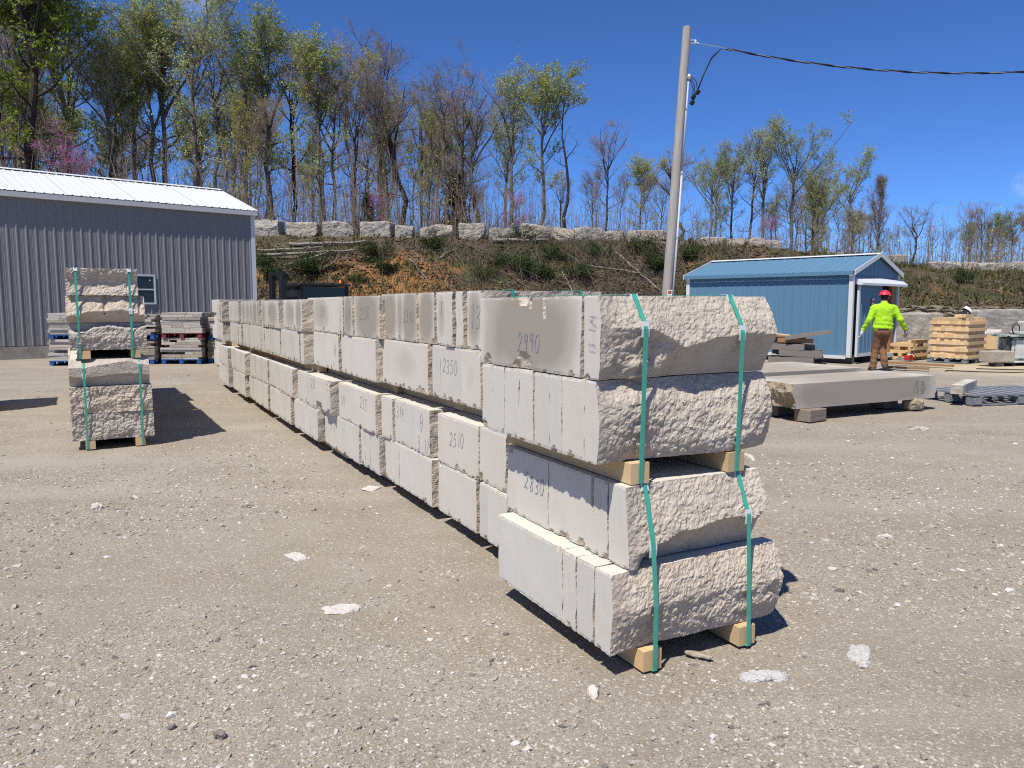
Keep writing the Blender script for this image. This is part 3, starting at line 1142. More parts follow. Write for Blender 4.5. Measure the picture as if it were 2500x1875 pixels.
def hull_path(slabs, x, top, skid_y):
    """the line a tight strap takes down the split end: over the top edge, across the proudest points, round the skid"""
    pts = []
    for s in slabs:
        me = s.data
        co = np.zeros(len(me.vertices) * 3, np.float32)
        me.vertices.foreach_get('co', co)
        co = co.reshape(-1, 3) + np.array(s.location)
        near = co[(np.abs(co[:, 0] - x) < 0.02) & (co[:, 1] < co[:, 1].min() + 0.16)]
        pts += [(float(a), float(b)) for a, b in near[:, 1:]]
    pts += [(skid_y, 0.004), (skid_y, 0.02)]
    pts.sort(key=lambda p: p[1])
    best = {}
    for y, z in pts:
        k = round(z, 2)
        if k not in best or y < best[k][0]:
            best[k] = (y, z)
    h = []
    for p in sorted(best.values(), key=lambda p: p[1]):
        while len(h) >= 2 and (h[-1][0] - h[-2][0]) * (p[1] - h[-2][1]) - (h[-1][1] - h[-2][1]) * (p[0] - h[-2][0]) >= 0:
            h.pop()
        h.append(p)
    h = [(y - 0.003, z) for y, z in h]
    h[-1] = (h[-1][0], top)
    return [(1.08, top)] + h[::-1] + [(0.4, 0.003)]


def hull_straps(root, slabs, xs, top, skid_y):
    for x in xs:
        p = hull_path(slabs, x, top, skid_y)
        mid = [q for q in p[2:-1] if 0.3 < q[1] < top - 0.06]
        g = [(p[1][0], p[1][1] + .0005, (0.0, -1.85), .036)]
        if mid:
            k = min(mid, key=lambda q: q[0])
            g.append((k[0], k[1], (1.45, -1.5), .032))
        strap(root, p, x, g)


PL = (0.400, 2.955)
PU = (0.340, 3.020)


def prof(pts):
    xs, ys = [p[0] for p in pts], [p[1] for p in pts]
    return lambda v: np.interp(v, xs, ys)


def calm(f, left=.4, amt=.9):
    """the split profile fades towards the straight sawn arris of the near corner"""
    def g(u, v, q):
        y = f(u, v, q)
        k = sstep(0, .16, u)
        return y * (left + (1 - left) * k) * amt
    return g


def front_c1(u, v, q):
    crest = np.interp(u, [0, .06, .25, .36, .44, .52, .62, .8, 1], [.66, .62, .60, .50, .36, .40, .50, .54, .50])
    crest = crest + 0.03 * fbm(np.stack([u * 5, 0 * u, 0 * u + 3], 1), 2)
    up = (v - crest) / (1 - crest)
    lo = (crest - v) / crest
    bulge = -0.028
    y = np.where(v > crest, bulge + 0.095 * np.clip(up, 0, 1) ** 1.25, bulge + 0.105 * np.clip(lo, 0, 1) ** 0.9)
    left = 1 - sstep(.30, .46, u)
    y = y - 0.055 * left * sstep(.05, .75, lo) * (lo > 0) * (0.75 + 0.8 * fbm(q * 6, 2))
    rough = np.where((v < crest) & (u > .45), 0.18, 1.0)
    return y + rough * (0.006 * fbm(q * 14, 3, 0.55) + 0.0042 * fbm(q * 26, 3, 0.6, True) + 0.003 * fbm(q * 70, 2, 0.6))


def front_c2(u, v, q):
    y = prof([(0, .012), (.2, -.012), (.5, -.02), (.72, 0.0), (.9, .035), (1, .055)])(v)
    y = y + 0.03 * fbm(np.stack([u * 2.2 + 3, v * 1.2, 0 * u], 1), 2)  + 0.02 * sstep(.9, 1, u) * (1 - v)
    scoop = np.exp(-((u - .52) / .10) ** 2) * sstep(.55, .95, v)
    return y + 0.025 * scoop + 0.0055 * fbm(q * 13, 3, 0.55) + 0.0048 * fbm(q * 30, 3, 0.6, True) + 0.003 * fbm(q * 70, 2, 0.6)


def front_c3(u, v, q):
    crest = np.interp(u, [0, .12, .3, .55, .7, .9, 1], [.18, .20, .36, .42, .46, .44, .5]) + 0.05 * fbm(np.stack([u * 6 + 5, 0 * u, 0 * u], 1), 3)
    up = np.clip((v - crest) / (1 - crest), 0, 1)
    lo = np.clip((crest - v) / crest, 0, 1)
    y = np.where(v > crest, -0.03 + 0.085 * up ** 1.1, -0.03 + 0.125 * lo ** 0.6 * sstep(0.02, .2, u))
    rough = np.where(v > crest, 1.0, 0.45)
    return y + rough * (0.0055 * fbm(q * 13, 3, 0.55) + 0.0048 * fbm(q * 30, 3, 0.6, True) + 0.003 * fbm(q * 70, 2, 0.6))


def front_c4(u, v, q):
    y = prof([(0, .03), (.25, .0), (.55, -.018), (.8, 0.005), (1, .035)])(v)
    return y + 0.02 * fbm(np.stack([u * 2.5 + 8, v * 1.5, 0 * u], 1), 2)  + 0.02 * sstep(.88, 1, u) * np.abs(v - .45) * 2 + 0.0055 * fbm(q * 13, 3, 0.55) + 0.0048 * fbm(q * 30, 3, 0.6, True) + 0.003 * fbm(q * 70, 2, 0.6)


BIG = dict(big=True, amp=0.004)
# nearest lower bundle
low0, s = bundle('nearest lower bundle, its bottom course of pale slabs jutting out beyond the rest', PL, 0, 0, [
    [(0.0, 0.125, dict(BIG, front=calm(front_c4), x0=0, W=0.925, chips=1)), (0.137, 0.268, dict(x0=0.003, chips=1)), (0.276, 0.382, dict(x0=0.0, chips=1)), (0.388, 1.03, dict(x0=0.002, chips=2, whole=True))],
    [(0.025, 0.16, dict(BIG, front=calm(front_c3), x0=0.088, W=0.745, chips=3)), (0.164, 0.66, dict(whole=True, x0=0.086, W=0.72, crack=((.12, .006, .55, 1),), chips=8)),
     (0.664, 1.09, dict(x0=0.084, W=0.72, whole=True, num=[('2830', .235, .15, .078, 'crayon_blue')]))]],
    0, fine=True, seed=3, straps=False, wet=(0, 0))
hull_straps(low0, [s[0], s[4]], (0.198, 0.712), .774, -0.022)

# nearest upper bundle
up0, s = bundle('nearest upper bundle numbered 2990, its end slab hollowed along the lower edge', PU, 0, 0, [
    [(0.0, 0.095, dict(BIG, front=calm(front_c2), x0=0, W=0.93, chips=1)), (0.098, 0.275, dict(x0=.002, chips=1)), (0.278, 0.385, dict(x0=.001, chips=1)), (0.388, 0.522, dict(x0=.003, chips=1)),
     (0.535, 0.672, dict(x0=.0, chips=2)), (0.676, 0.826, dict(x0=.003, chips=2)), (0.829, 0.955, dict(x0=.001, chips=2)), (0.958, 1.085, dict(x0=.003, chips=2))],
    [(-0.012, 0.105, dict(BIG, front=calm(front_c1), x0=0, W=0.925, chips=1, num=[('13 1/4', .030, .10, .045, 'crayon_blue', .0022, -.0022, True)])),
     (0.132, 1.10, dict(whole=True, x0=.003, wet=1.15, num=[('2990', .56, .085, .085, 'crayon_blue')], chips=13, chip_r=(.016, .062), crack=((.30, .007, .72, 1), (.43, .010, .86, .97))))]],
    0.77, fine=True, seed=5, straps=False, wet=(0.05, 0.3))
hull_straps(up0, [s[0], s[8]], (0.198, 0.715), .774, -0.022)

UP = [
    ('upper bundle numbered 2350 with thin white slabs beside the nearest bundle', 1.70, -.28, [
        [(1.69, 1.98, dict(wet=.35)), (1.985, 2.36, dict(x0=.004, num=[('2350', .33, .18, .10, 'crayon_blue')])), (2.365, 2.515), (2.565, 3.60, dict(wet=.45, chips=16, whole=True))],
        [(1.70, 1.91, dict(wet=.9, num=[('13', .17, .13, .15, 'crayon_blue')])), (1.965, 2.075, dict(x0=.0)), (2.115, 2.245, dict(x0=-.01)), (2.27, 2.435, dict(wet=.7, x0=.01, num=[('T', .1, .2, .09, 'crayon_blue')])),
         (2.475, 2.775, dict(wet=1.1)), (2.78, 3.075, dict(wet=1.2, num=[('2350', .28, .14, .085, 'crayon_dark')])), (3.085, 3.235, dict(wet=.9)), (3.24, 3.60, dict(wet=1.1))]], (.365, .365), True),
    ('upper bundle numbered 2350, third from the near end', 3.58, -.22, [
        [(3.60, 4.30), (4.31, 4.60), (4.61, 4.735), (4.80, 5.285, dict(num=[('Q', .16, .14, .14, 'crayon_dark'), ('P', .2, .02, .07, 'crayon_dark')])), (5.30, 6.16)],
        [(3.54, 4.27, dict(wet=1.2, num=[('2350', .55, .15, .10, 'crayon_dark')], chips=12)), (4.29, 4.55, dict(wet=1.1, num=[('1/4', .2, .14, .10, 'crayon_dark')])), (4.62, 4.795, dict(wet=.5, num=[('2', .12, .06, .1, 'crayon_dark')])), (4.81, 5.015, dict(wet=.2)),
         (5.02, 6.09, dict(wet=1.2, num=[('251', .5, .16, .11, 'crayon_dark')]))]], (.36, .36), True),
    ('upper bundle with a narrow damp slab, fourth from the near end', 5.82, -.11, [
        [(5.84, 6.0), (6.1, 7.15, dict(wet=.35))],
        [(5.83, 6.18, dict(wet=.9)), (6.2, 6.95, dict(wet=1.2, num=[('250', .4, .15, .11, 'crayon_dark')]))]], (.352, .352), False),
    ('upper bundle with one broad damp slab, fifth from the near end', 7.17, -.11, [
        [(7.2, 8.28), (8.29, 8.5)], [(7.15, 8.38, dict(wet=1.3, num=[('235', .75, .15, .11, 'crayon_dark')]))]], (.350, .350), False),
    ('upper bundle of striped pale slabs, sixth from the near end', 8.55, -.11, [
        [(8.55, 9.39), (9.4, 10.2)], [(8.66, 9.5, dict(wet=.9)), (9.52, 10.36, dict(wet=.8))]], (.352, .352), False),
    ('upper bundle just before the far end of the row', 10.3, -.09, [
        [(10.3, 10.6), (10.61, 11.2), (11.22, 11.58)], [(10.38, 11.0, dict(wet=.6)), (11.02, 11.62, dict(wet=.8))]], (.352, .352), False),
    ('farthest upper bundle at the end of the row by the grey shed', 11.95, -.02, [
        [(11.98, 12.5), (12.51, 12.9)], [(11.95, 12.4, dict(wet=.8)), (12.41, 12.85, dict(wet=.6))]], (.345, .345), False),
]
for k, (lb, t0, off, cs, hg, fine) in enumerate(UP):
    bundle(lb, PU, t0, off, cs, 0.77, hgt=hg, fine=fine, seed=20 + k, wet=(0.1, 0.3))
LOW = [
    ('lower bundle numbered 2510 behind the jutting nearest one', 1.30, -.25, [
        [(1.27, 1.52), (1.525, 1.645, dict(wet=.1)), (1.695, 2.32)], [(1.30, 1.42, dict(amp=.02, x0=.0)), (1.425, 1.66), (1.665, 2.32, dict(num=[('2510', .45, .15, .10, 'crayon_dark')]))]], True),
    ('lower bundle marked 3 1/4 with a rough end, second of the low row', 2.42, -.235, [
        [(2.40, 2.56), (2.565, 3.32), (3.325, 3.48)],
        [(2.46, 2.745, dict(num=[('Q', .2, .17, .13, 'crayon_dark'), ('3 1/4', .25, .02, .10, 'crayon_dark')])), (2.755, 3.215, dict(num=[('319.', .42, .19, .10, 'crayon_dark')])), (3.235, 3.51)]], True),
    ('lower bundle numbered 235, third of the low row', 3.52, -.20, [
        [(3.54, 4.06), (4.065, 4.48), (4.485, 5.3, dict(num=[('4-T', .6, .15, .10, 'crayon_dark')]))], [(3.56, 4.72, dict(num=[('235', .45, .17, .11, 'crayon_dark'), ('1/4', 1.1, .12, .10, 'crayon_dark')]))]], True),
    ('lower bundle with a large spalled hollow, fourth of the low row', 4.80, -.13, [
        [(5.36, 6.5)], [(4.80, 5.83, dict(chips=20, chip_r=(.015, .09), num=[('250', .8, .2, .10, 'crayon_dark')])), (5.84, 6.3)]], False),
    ('lower bundle with a slumped top slab, fifth of the low row', 6.55, -.11, [
        [(6.62, 6.95), (6.96, 7.96)], [(6.45, 7.22), (7.24, 8.0)]], False),
    ('lower bundle of evenly cut slabs, sixth of the low row', 8.05, -.10, [
        [(8.05, 9.14), (9.15, 9.7)], [(8.06, 9.0), (9.02, 9.55)]], False),
    ('lower bundle with a tall narrow slab, seventh of the low row', 9.72, -.06, [
        [(9.75, 10.4), (10.42, 11.2)], [(9.72, 10.16), (10.2, 11.3)]], False),
    ('farthest lower bundle at the end of the row', 11.4, -.03, [
        [(11.4, 12.0), (12.02, 12.8)], [(11.42, 12.3), (12.31, 12.85)]], False),
]
for k, (lb, t0, off, cs, fine) in enumerate(LOW):
    bundle(lb, PU, t0, off, cs, 0.0, fine=fine, seed=60 + k, wet=(0.0, 0.0), straps=False)
# green strap ends that show over the top of the row
# ---------------------------------------------------------------- the free-standing stack to the left of the row
LS0 = (-4.537, 7.843)
LROT = math.atan2(0.488, 0.873)
LD = np.array([-0.488, 0.873])
LN = np.array([-0.873, -0.488])


def f_hollow(u, v, q):
    y = 0.04 * np.exp(-((v - .45) / .3) ** 2) * (0.7 + 0.6 * np.exp(-((u - .55) / .4) ** 2)) - 0.01
    return y + 0.010 * fbm(q * 11, 3, 0.55) + 0.006 * fbm(q * 50, 3, 0.65)


def f_undercut(u, v, q):
    crest = np.interp(u, [0, .15, .5, .8, 1], [.22, .36, .46, .44, .3]) + 0.06 * fbm(np.stack([u * 5, 0 * u, 0 * u], 1), 3)
    up = np.clip((v - crest) / (1 - crest), 0, 1)
    lo = np.clip((crest - v) / crest, 0, 1)
    y = np.where(v > crest, -.035 + .08 * up, -.035 + .085 * lo)
    for uc, wd in ((.49, .028), (.93, .022)):
        e = np.clip(1 - np.abs(u - uc) / wd, 0, 1) * (v > .3)
        y = y + 0.03 * np.sqrt(e)
    return y + np.where(v > crest, .012, .004) * fbm(q * 12, 3, .6)


def f_bulge(u, v, q):
    top = np.interp(u, [0, .2, .3, .5, .65, .85, 1], [.7, .72, .88, .97, .9, .82, .95])
    y = -0.03 + 0.05 * np.abs(v - .45) + 0.06 * sstep(top - .1, top + .05, v)
    return y + 0.009 * fbm(q * 11, 3, .55) + 0.006 * fbm(q * 22, 3, .6, True) + 0.003 * fbm(q * 60, 2, .6)


def f_saw(u, v, q):
    crest = np.interp(u, [0, .2, .35, .5, .62, .72, .85, 1], [.70, .72, .78, .82, .90, .92, .80, .72])
    y = np.where(v > crest, -.02 + .45 * (v - crest), -.02)
    y = y + 0.05 * sstep(.40, .34, v + .05 * np.sin(u * 7)) + .03 * sstep(.34, 0.0, v)
    return y + np.where(v > crest, .012, .0012) * fbm(q * 12, 3, .6)


def f_plain(u, v, q):
    return 0.02 * fbm(np.stack([u * 2 + q[:, 1] * 0, v * 1.3, 0 * u + q[:, 0] - u], 1), 2) + 0.009 * fbm(q * 11, 3, .55) + 0.006 * fbm(q * 22, 3, .6, True) + 0.003 * fbm(q * 60, 2, .6)


def left_bundle(label, t0, z0, seed, W3, fronts, L, name='stone_bundle', origin=LS0, group='bundles of the free-standing stack beside the row', hg=(.283, .283, .283), x0s=(0, 0, 0)):
    courses = [[(t0, t0 + 0.2, dict(BIG, front=fronts[i], x0=x0s[i], W=W3[i], chips=0, wet=0.15)), (t0 + 0.21, t0 + L, dict(x0=x0s[i] + .01, W=W3[i] - .02, chips=0))] for i in range(3)]
    b, s = bundle(label, origin, t0, 0, courses, z0, seed=seed, hgt=hg, rot=LROT, straps=False, skids_x=(0.16, 0.63), group=group, axis=LD, nrm=LN, wet=(.15, .15, .2))
    return b


lb0 = left_bundle('lower half of the front stack, a smooth sawn hollow on its top slab', 0, 0, 41, (.77, .77, .75), (f_plain, f_plain, f_saw), 1.15, x0s=(0, -.005, .0))
lb1 = left_bundle('upper half of the front stack, grooved middle slab and hollowed top slab', 0.05, 0.94, 43, (.72, .73, .66), (f_bulge, f_undercut, f_hollow), 1.12, x0s=(.02, .005, .02))
for root, xs in ((lb0, (.135, .655)), (lb1, (.11, .60))):
    hull_straps(root, [q for q in root.children if q.name.startswith('slab') and q.location.y < .1], xs, .09 + 3 * .283 + .002, -.01)
for k, t0 in enumerate((1.16, 2.33, 3.50, 4.66)):
    jig = (.0, -.03, .05, .0)[k]
    for z0, nm in ((0, 'lower'), (.94, 'upper')):
        b = copy_tree(lb0 if z0 == 0 else lb1)
        o = np.array(LS0) + LD * t0 + LN * (-jig)
        b.location = (o[0], o[1], z0)
        b['label'] = nm + ' bundle standing hidden behind the front stack'
        b['group'] = 'hidden bundles behind the front stack, ' + nm
# the neighbouring stack just outside the frame whose shadow falls into it
b = copy_tree(lb0)
b.location = (-8.05, 10.35, 0)
b['label'] = 'lower bundle of the stack outside the frame that casts the shadow'
b = copy_tree(lb1)
b.location = (-8.05, 10.35, .94)
b['label'] = 'upper bundle of the stack outside the frame that casts the shadow'


# ---------------------------------------------------------------- sheet-metal buildings
def rib_profile(width, ribs, h=0.019, rw=0.036, flat=0.02, minor=True):
    """cross-section of a ribbed panel: (u along the wall, w out of it)"""
    p = [(0, 0)]
    sp = width / ribs
    for k in range(ribs):
        c = sp * (k + 0.5)
        p += [(c - rw, 0), (c - flat / 2 - 0.004, h), (c + flat / 2 + 0.004, h), (c + rw, 0)]
        for e in (0.34, 0.66) if minor else ():
            m = c + rw + (sp - 2 * rw) * e
            if m < width - 0.01:
                p += [(m - 0.012, 0), (m, 0.004), (m + 0.012, 0)]
    p.append((width, 0))
    return sorted(p)


def panel(parent, name, mat, u0, width, ribs, lo, hi, shift=0.0, slim=False):
    """lo / hi: functions (u, w) -> local point at the panel's bottom and top"""
    pr = rib_profile(width - 0.002, ribs, 0.013, 0.02, 0.012, False) if slim else rib_profile(width - 0.002, ribs)
    mb = MB()
    a = lambda u, w: lo(u0 + u, w + shift)
    b = lambda u, w: hi(u0 + u, w + shift)
    mb.strip(pr, a, b)
    return mb.build(name, mat, parent)


def grey_building():
    rz = math.atan2(-0.666, -0.745)
    B = thing('metal_building', 'long grey ribbed metal building with a white roof', 'building', (-8.62, 26.0, 0), rz)
    L, D, E, RG, f = 12.8, 6.0, 4.45, 5.52, 0.36
    MB().span((-0.0, -D, -.2), (L, 0.035, f - .02)).build('foundation', 'concrete', B)
    # core walls set just behind the siding
    mb = MB().span((0.03, -D + .03, f - .02), (L - .03, -0.03, E - .02))
    mb.add([(0.03, -.03, E - .02), (0.03, -D + .03, E - .02), (0.03, -D / 2, RG - .06), (L - .03, -.03, E - .02), (L - .03, -D + .03, E - .02), (L - .03, -D / 2, RG - .06)], [(0, 1, 2), (3, 5, 4)])
    mb.build('wall_core', 'grey_metal', B)
    n = 14
    wd = L / n
    for k in range(n):
        panel(B, 'siding_panel', 'grey_metal', k * wd, wd, 4, lambda u, w: (u, w, f), lambda u, w: (u, w, E), 0.004 if k % 2 else 0.0)
    for k in range(n):
        for side in (0, 1):
            if side == 0:
                lo = lambda u, w: (u, 0.155, E + .15 + w)
                hi = lambda u, w: (u, -D / 2, RG + .10 + w)
            else:
                lo = lambda u, w: (u, -D - .13, E + .155 + w)
                hi = lambda u, w: (u, -D / 2, RG + .10 + w)
            panel(B, 'roof_panel', 'white_metal', -.12 + k * (L + .24) / n, (L + .24) / n, 4, lo, hi, 0.004 if k % 2 else 0.0)
    MB().span((-.10, -.02, E - .01), (L + .1, 0.15, E + .135)).build('fascia', 'fascia', B)
    MB().span((-.05, -.06, f), (.085, .026, E - .011)).build('corner_trim', 'white_metal', B)
    mb = MB()
    for s in (1, -1):
        mb.add([(-.13, -D / 2, RG + .145), (L + .13, -D / 2, RG + .145), (L + .13, -D / 2 + s * .22, RG + .075), (-.13, -D / 2 + s * .22, RG + .075)], [(0, 1, 2, 3)])
    mb.build('ridge_cap', 'white_metal', B)
    # rake trim on the gable
    mb = MB()
    for s in (0, -D):
        y0, y1 = (0.13 if s == 0 else -D - .13), -D / 2
        mb.add([(-.135, y0, E + .17), (-.135, y1, RG + .12), (-.135, y1, RG - .05), (-.135, y0, E + .0), (-.11, y0, E + .17), (-.11, y1, RG + .12), (-.11, y1, RG - .05), (-.11, y0, E + .0)],
               [(0, 1, 2, 3), (7, 6, 5, 4), (0, 4, 5, 1), (3, 2, 6, 7), (0, 3, 7, 4)])
    mb.build('rake_trim', 'white_metal', B)
    # window: white sash frame, two panes
    x0, x1, z0, z1 = 3.18, 3.98, 1.52, 2.42
    w = MB()
    for (a, b) in (((x0, 0, z0), (x0 + .05, .05, z1)), ((x1 - .05, 0, z0), (x1, .05, z1)), ((x0 + .05, 0, z0), (x1 - .05, .049, z0 + .05)), ((x0 + .05, 0, z1 - .05), (x1 - .05, .049, z1)), ((x0 + .05, 0.005, (z0 + z1) / 2 - .02), (x1 - .05, .045, (z0 + z1) / 2 + .02))):
        w.span(a, b)
    win = w.build('window', 'white_metal', B)
    for a, b in ((z0 + .05, (z0 + z1) / 2 - .02), ((z0 + z1) / 2 + .02, z1 - .05)):
        MB().span((x0 + .05, .024, a), (x1 - .05, .03, b)).build('pane', 'glass', win)
    MB().lathe([(0, .034), (.022, .034), (.022, .031)], 12, (x0 + .16, 0, z1 - .17), 'Y').build('sticker', 'paper', win)
    # narrow door further along the wall, outside the frame
    return B


grey_building()


def blue_shed():
    rz = math.atan2(0.684, 0.729)
    S = thing('storage_shed', 'blue metal storage shed with white trim and a sliding door', 'shed', (8.608, 19.611, 0), rz)
    L, W, E, A, b = 4.91, 3.0, 2.34, 2.80, 0.17
    core = MB()
    core.span((.042, .03, b), (.09, L - .03, E))               # long wall, near
    core.span((W - .09, .03, b), (W - .042, L - .03, E))       # long wall, far
    core.span((.09, L - .09, b), (W - .09, L - .03, E))
    core.build('wall_core', 'blue_metal', S)
    MB().span((.09, .1, b), (W - .09, L - .09, b + .04)).build('shed_floor', 'brownwood', S)
    for x in (.35, 1.5, 2.65):
        piece('runner', 'oldwood', S, (x, L / 2, b / 2), (.14, L - .1, b - .004))
    n = 5
    wd = L / n
    for k in range(n):
        panel(S, 'siding_panel', 'blue_metal', k * wd, wd, 4, lambda u, w: (.03 - w, u, b), lambda u, w: (.03 - w, u, E), 0.002 if k % 2 else 0, True)
        panel(S, 'siding_panel', 'blue_metal', k * wd, wd, 4, lambda u, w: (W - .03 + w, u, b), lambda u, w: (W - .03 + w, u, E), 0.002 if k % 2 else 0, True)
    # gable wall panels over and beside the door
    def roof_z(x):
        return E + (A - E) * (1 - abs(x - W / 2) / (W / 2))
    for k in range(4):
        u0, u1 = k * W / 4, (k + 1) * W / 4
        pr = rib_profile(W / 4, 3)
        mb = MB().strip(pr, lambda u, w: (u0 + u, .02 - w, 2.12), lambda u, w: (u0 + u, .02 - w, roof_z(u0 + u)))
        mb.build('gable_panel', 'blue_metal', S)
    panel(S, 'gable_panel', 'blue_metal', 2.72, .26, 1, lambda u, w: (u, .02 - w, b), lambda u, w: (u, .02 - w, 2.12))
    pr = rib_profile(W, 13)
    MB().strip(pr, lambda u, w: (u, L - .02 + w, b), lambda u, w: (u, L - .02 + w, roof_z(u))).build('rear_panel', 'blue_metal', S)
    # roof
    for k in range(n):
        for s in (0, 1):
            e = -.07 if s == 0 else W + .07
            sl = (A - E) / (W / 2)
            lo = lambda u, w: (e, u, E - .07 * sl + .03 + w)
            hi = lambda u, w: (W / 2, u, A + .03 + w)
            panel(S, 'roof_panel', 'blue_metal', -.08 + k * (L + .16) / n, (L + .16) / n, 4, lo, hi, 0.002 if k % 2 else 0, True)
    mb = MB()
    for s in (1, -1):
        mb.add([(W / 2, -.10, A + .075), (W / 2, L + .10, A + .075), (W / 2 + s * .12, L + .10, A + .035), (W / 2 + s * .12, -.10, A + .035)], [(0, 1, 2, 3)])
    mb.build('ridge_cap', 'white_metal', S)
    for yy in (-.105, L + .085):
        mb = MB()
        for s in (0, 1):
            x0 = -.085 if s == 0 else W + .085
            z0 = E - .085 * (A - E) / (W / 2)
            v = [(x0, yy, z0 + .06), (W / 2, yy, A + .085), (W / 2, yy, A - .03), (x0, yy, z0 - .06)]
            v += [(p[0], p[1] + .02, p[2]) for p in v]
            mb.add(v, [(0, 1, 2, 3), (7, 6, 5, 4), (0, 4, 5, 1), (3, 2, 6, 7), (0, 3, 7, 4)])
        mb.build('rake_trim', 'white_metal', S)
    for (x0, x1, y0, y1) in ((-.012, .08, -.03, .08), (W - .08, W + .012, -.03, .08), (-.012, .06, L - .08, L + .03)):
        MB().span((x0, y0, b - .01), (x1, y1, E - .02)).build('corner_trim', 'white_metal', S)
    MB().span((-.005, .10, b - .05), (.025, L - .1, b + .035)).build('base_trim', 'white_metal', S)
    MB().span((-.10, -.05, E - .085), (-.075, L + .05, E + .012)).build('eave_trim', 'blue_metal', S)
    # door track cover, sloped
    mb = MB()
    v = [(.12, -.02, 2.20), (W + .12, -.02, 2.20), (W + .12, -.21, 2.06), (.12, -.21, 2.06), (.12, -.02, 2.03), (W + .12, -.02, 2.03), (W + .12, -.21, 2.00), (.12, -.21, 2.00)]
    mb.add(v, [(0, 3, 2, 1), (3, 7, 6, 2), (0, 4, 7, 3), (1, 2, 6, 5)])
    mb.build('track_cover', 'white_metal', S)
    # sliding door, slid half open
    d = MB()
    dr = d.span((.22, -.075, b + .02), (1.72, -.052, 2.05)).build('sliding_door', 'blue_metal', S)
    pr = rib_profile(1.36, 6)
    MB().strip(pr, lambda u, w: (.29 + u, -.078 - w, b + .09), lambda u, w: (.29 + u, -.078 - w, 2.02)).build('door_skin', 'blue_metal', dr)
    MB().span((.20, -.105, b), (.285, -.05, 2.06)).build('door_edge', 'white_metal', dr)
    MB().span((.286, -.10, b), (1.72, -.05, b + .085)).build('door_bottom', 'white_metal', dr)
    sg = MB().span((.98, -.112, 1.40), (1.16, -.106, 1.66)).build('notice', 'paper', dr)
    MB().span((1.0, -.116, 1.55), (1.14, -.1125, 1.63)).build('notice_heading', 'sign_red', sg)
    for zz in (1.50, 1.47, 1.44):
        MB().span((1.0, -.116, zz), (1.13, -.1125, zz + .012)).build('notice_line', 'print_dark', sg)
    # framed opening
    MB().span((2.50, -.03, b), (2.72, .06, 2.12)).build('door_jamb', 'brownwood', S)
    MB().span((1.3, -.12, b - .10), (W - .0, .0, b + .012)).build('threshold', 'white_metal', S)
    # things dimly seen in the doorway
    piece('shelf_post', 'brownwood', S, (1.95, 1.6, 1.1), (.09, .09, 1.7))
    piece('shelf', 'brownwood', S, (2.3, 1.9, 1.25), (1.0, .5, .03))
    return S


blue_shed()


# ---------------------------------------------------------------- utility pole and service drop
def utility_pole(label, base, top):
    b, t = Vector(base), Vector(top)
    P = thing('utility_pole', label, 'utility pole', base, 0, 'wooden utility poles')
    rel = t - b
    mb = MB()
    pts = [rel * (k / 10) for k in range(11)] + [rel * 1.0 + Vector((0, 0, .03))]
    rad = [.165 - .038 * k / 10 for k in range(11)] + [.06]
    mb.tube(pts, rad, 18)
    mb.build('pole_shaft', 'pole', P, smooth=False)
    return P, rel


POLE_B, POLE_T = (4.90, 25.0, 0.0), (5.46, 25.0, 10.12)
pole, rel = utility_pole('tall weathered wooden pole with grey conduit behind the row', POLE_B, POLE_T)
axis_ = rel.normalized()


def on_pole(h, dx=0.0, dy=0.0):
    p = rel * (h / 10.12)
    return (p.x + dx, p.y + dy, p.z)


cd = MB().tube([on_pole(0, .185, -.10), on_pole(5.7, .165, -.09)], .034, 10).build('conduit', 'conduit', pole, smooth=True)
MB().tube([on_pole(5.7, .165, -.09), on_pole(8.55, .15, -.09)], .025, 10).build('upper_conduit', 'conduit', pole, smooth=True)
for h in (1.9, 3.6, 5.6, 7.6):
    MB().tube([on_pole(h, .165, -.09), on_pole(h + .07, .165, -.09)], .045, 10).build('conduit_strap', 'steel', pole)
MB().lathe([(.0, .18), (.05, .17), (.075, .11), (.07, .03), (.04, 0), (0, 0)], 14, on_pole(8.5, .17, -.10)).build('weatherhead', 'steel', pole, smooth=True)
br = MB().box(on_pole(9.72, .20, -.02), (.14, .05, .05)).box(on_pole(9.62, .20, -.02), (.14, .05, .03)).build('insulator_bracket', 'steel', pole)
MB().lathe([(.0, -.06), (.035, -.055), (.045, -.02), (.028, 0), (.045, .02), (.035, .055), (0, .06)], 12, on_pole(9.67, .29, -.02)).build('insulator', 'guard', br, smooth=True)
for k, (p, q) in enumerate((((.20, 8.55), (.36, 7.95)), ((.22, 8.6), (.45, 8.15)), ((.19, 8.5), (.30, 7.75)))):
    a = on_pole(p[1], p[0], -.12)
    c = on_pole(q[1], q[0], -.14)
    e = on_pole(9.15 + .05 * k, .95, -.05)
    mid = tuple((c[i] * .55 + e[i] * .45) + (0, 0, .18)[i] for i in range(3))
    MB().tube([a, tuple(a[i] * .6 + c[i] * .4 + (.08, 0, 0.02)[i] for i in range(3)), c, mid, tuple(c[i] * .2 + e[i] * .8 + (0, 0, .22)[i] for i in range(3)), on_pole(9.47, 1.12, -.02)], .014, 6).build('drop_wire', 'rubber', pole, smooth=True)
for (h, dx) in ((7.98, .34), (8.12, .46), (7.80, .31)):
    MB().box(on_pole(h, dx, -.14), (.13, .09, .15), (.3, .5, .4), .02).build('splice_cover', 'rubber', pole)
MB().span(tuple(on_pole(1.72, -.02, -.185)), tuple(on_pole(1.98, .12, -.175))).build('warning_plate', 'paper', pole)
MB().span(tuple(on_pole(1.86, .0, -.1895)), tuple(on_pole(1.95, .10, -.1855))).build('warning_print', 'sign_red', pole)
pole2, rel2 = utility_pole('wooden pole outside the frame that carries the far end of the cable', (24.5, 25.2, 0), (24.6, 25.2, 10.6))


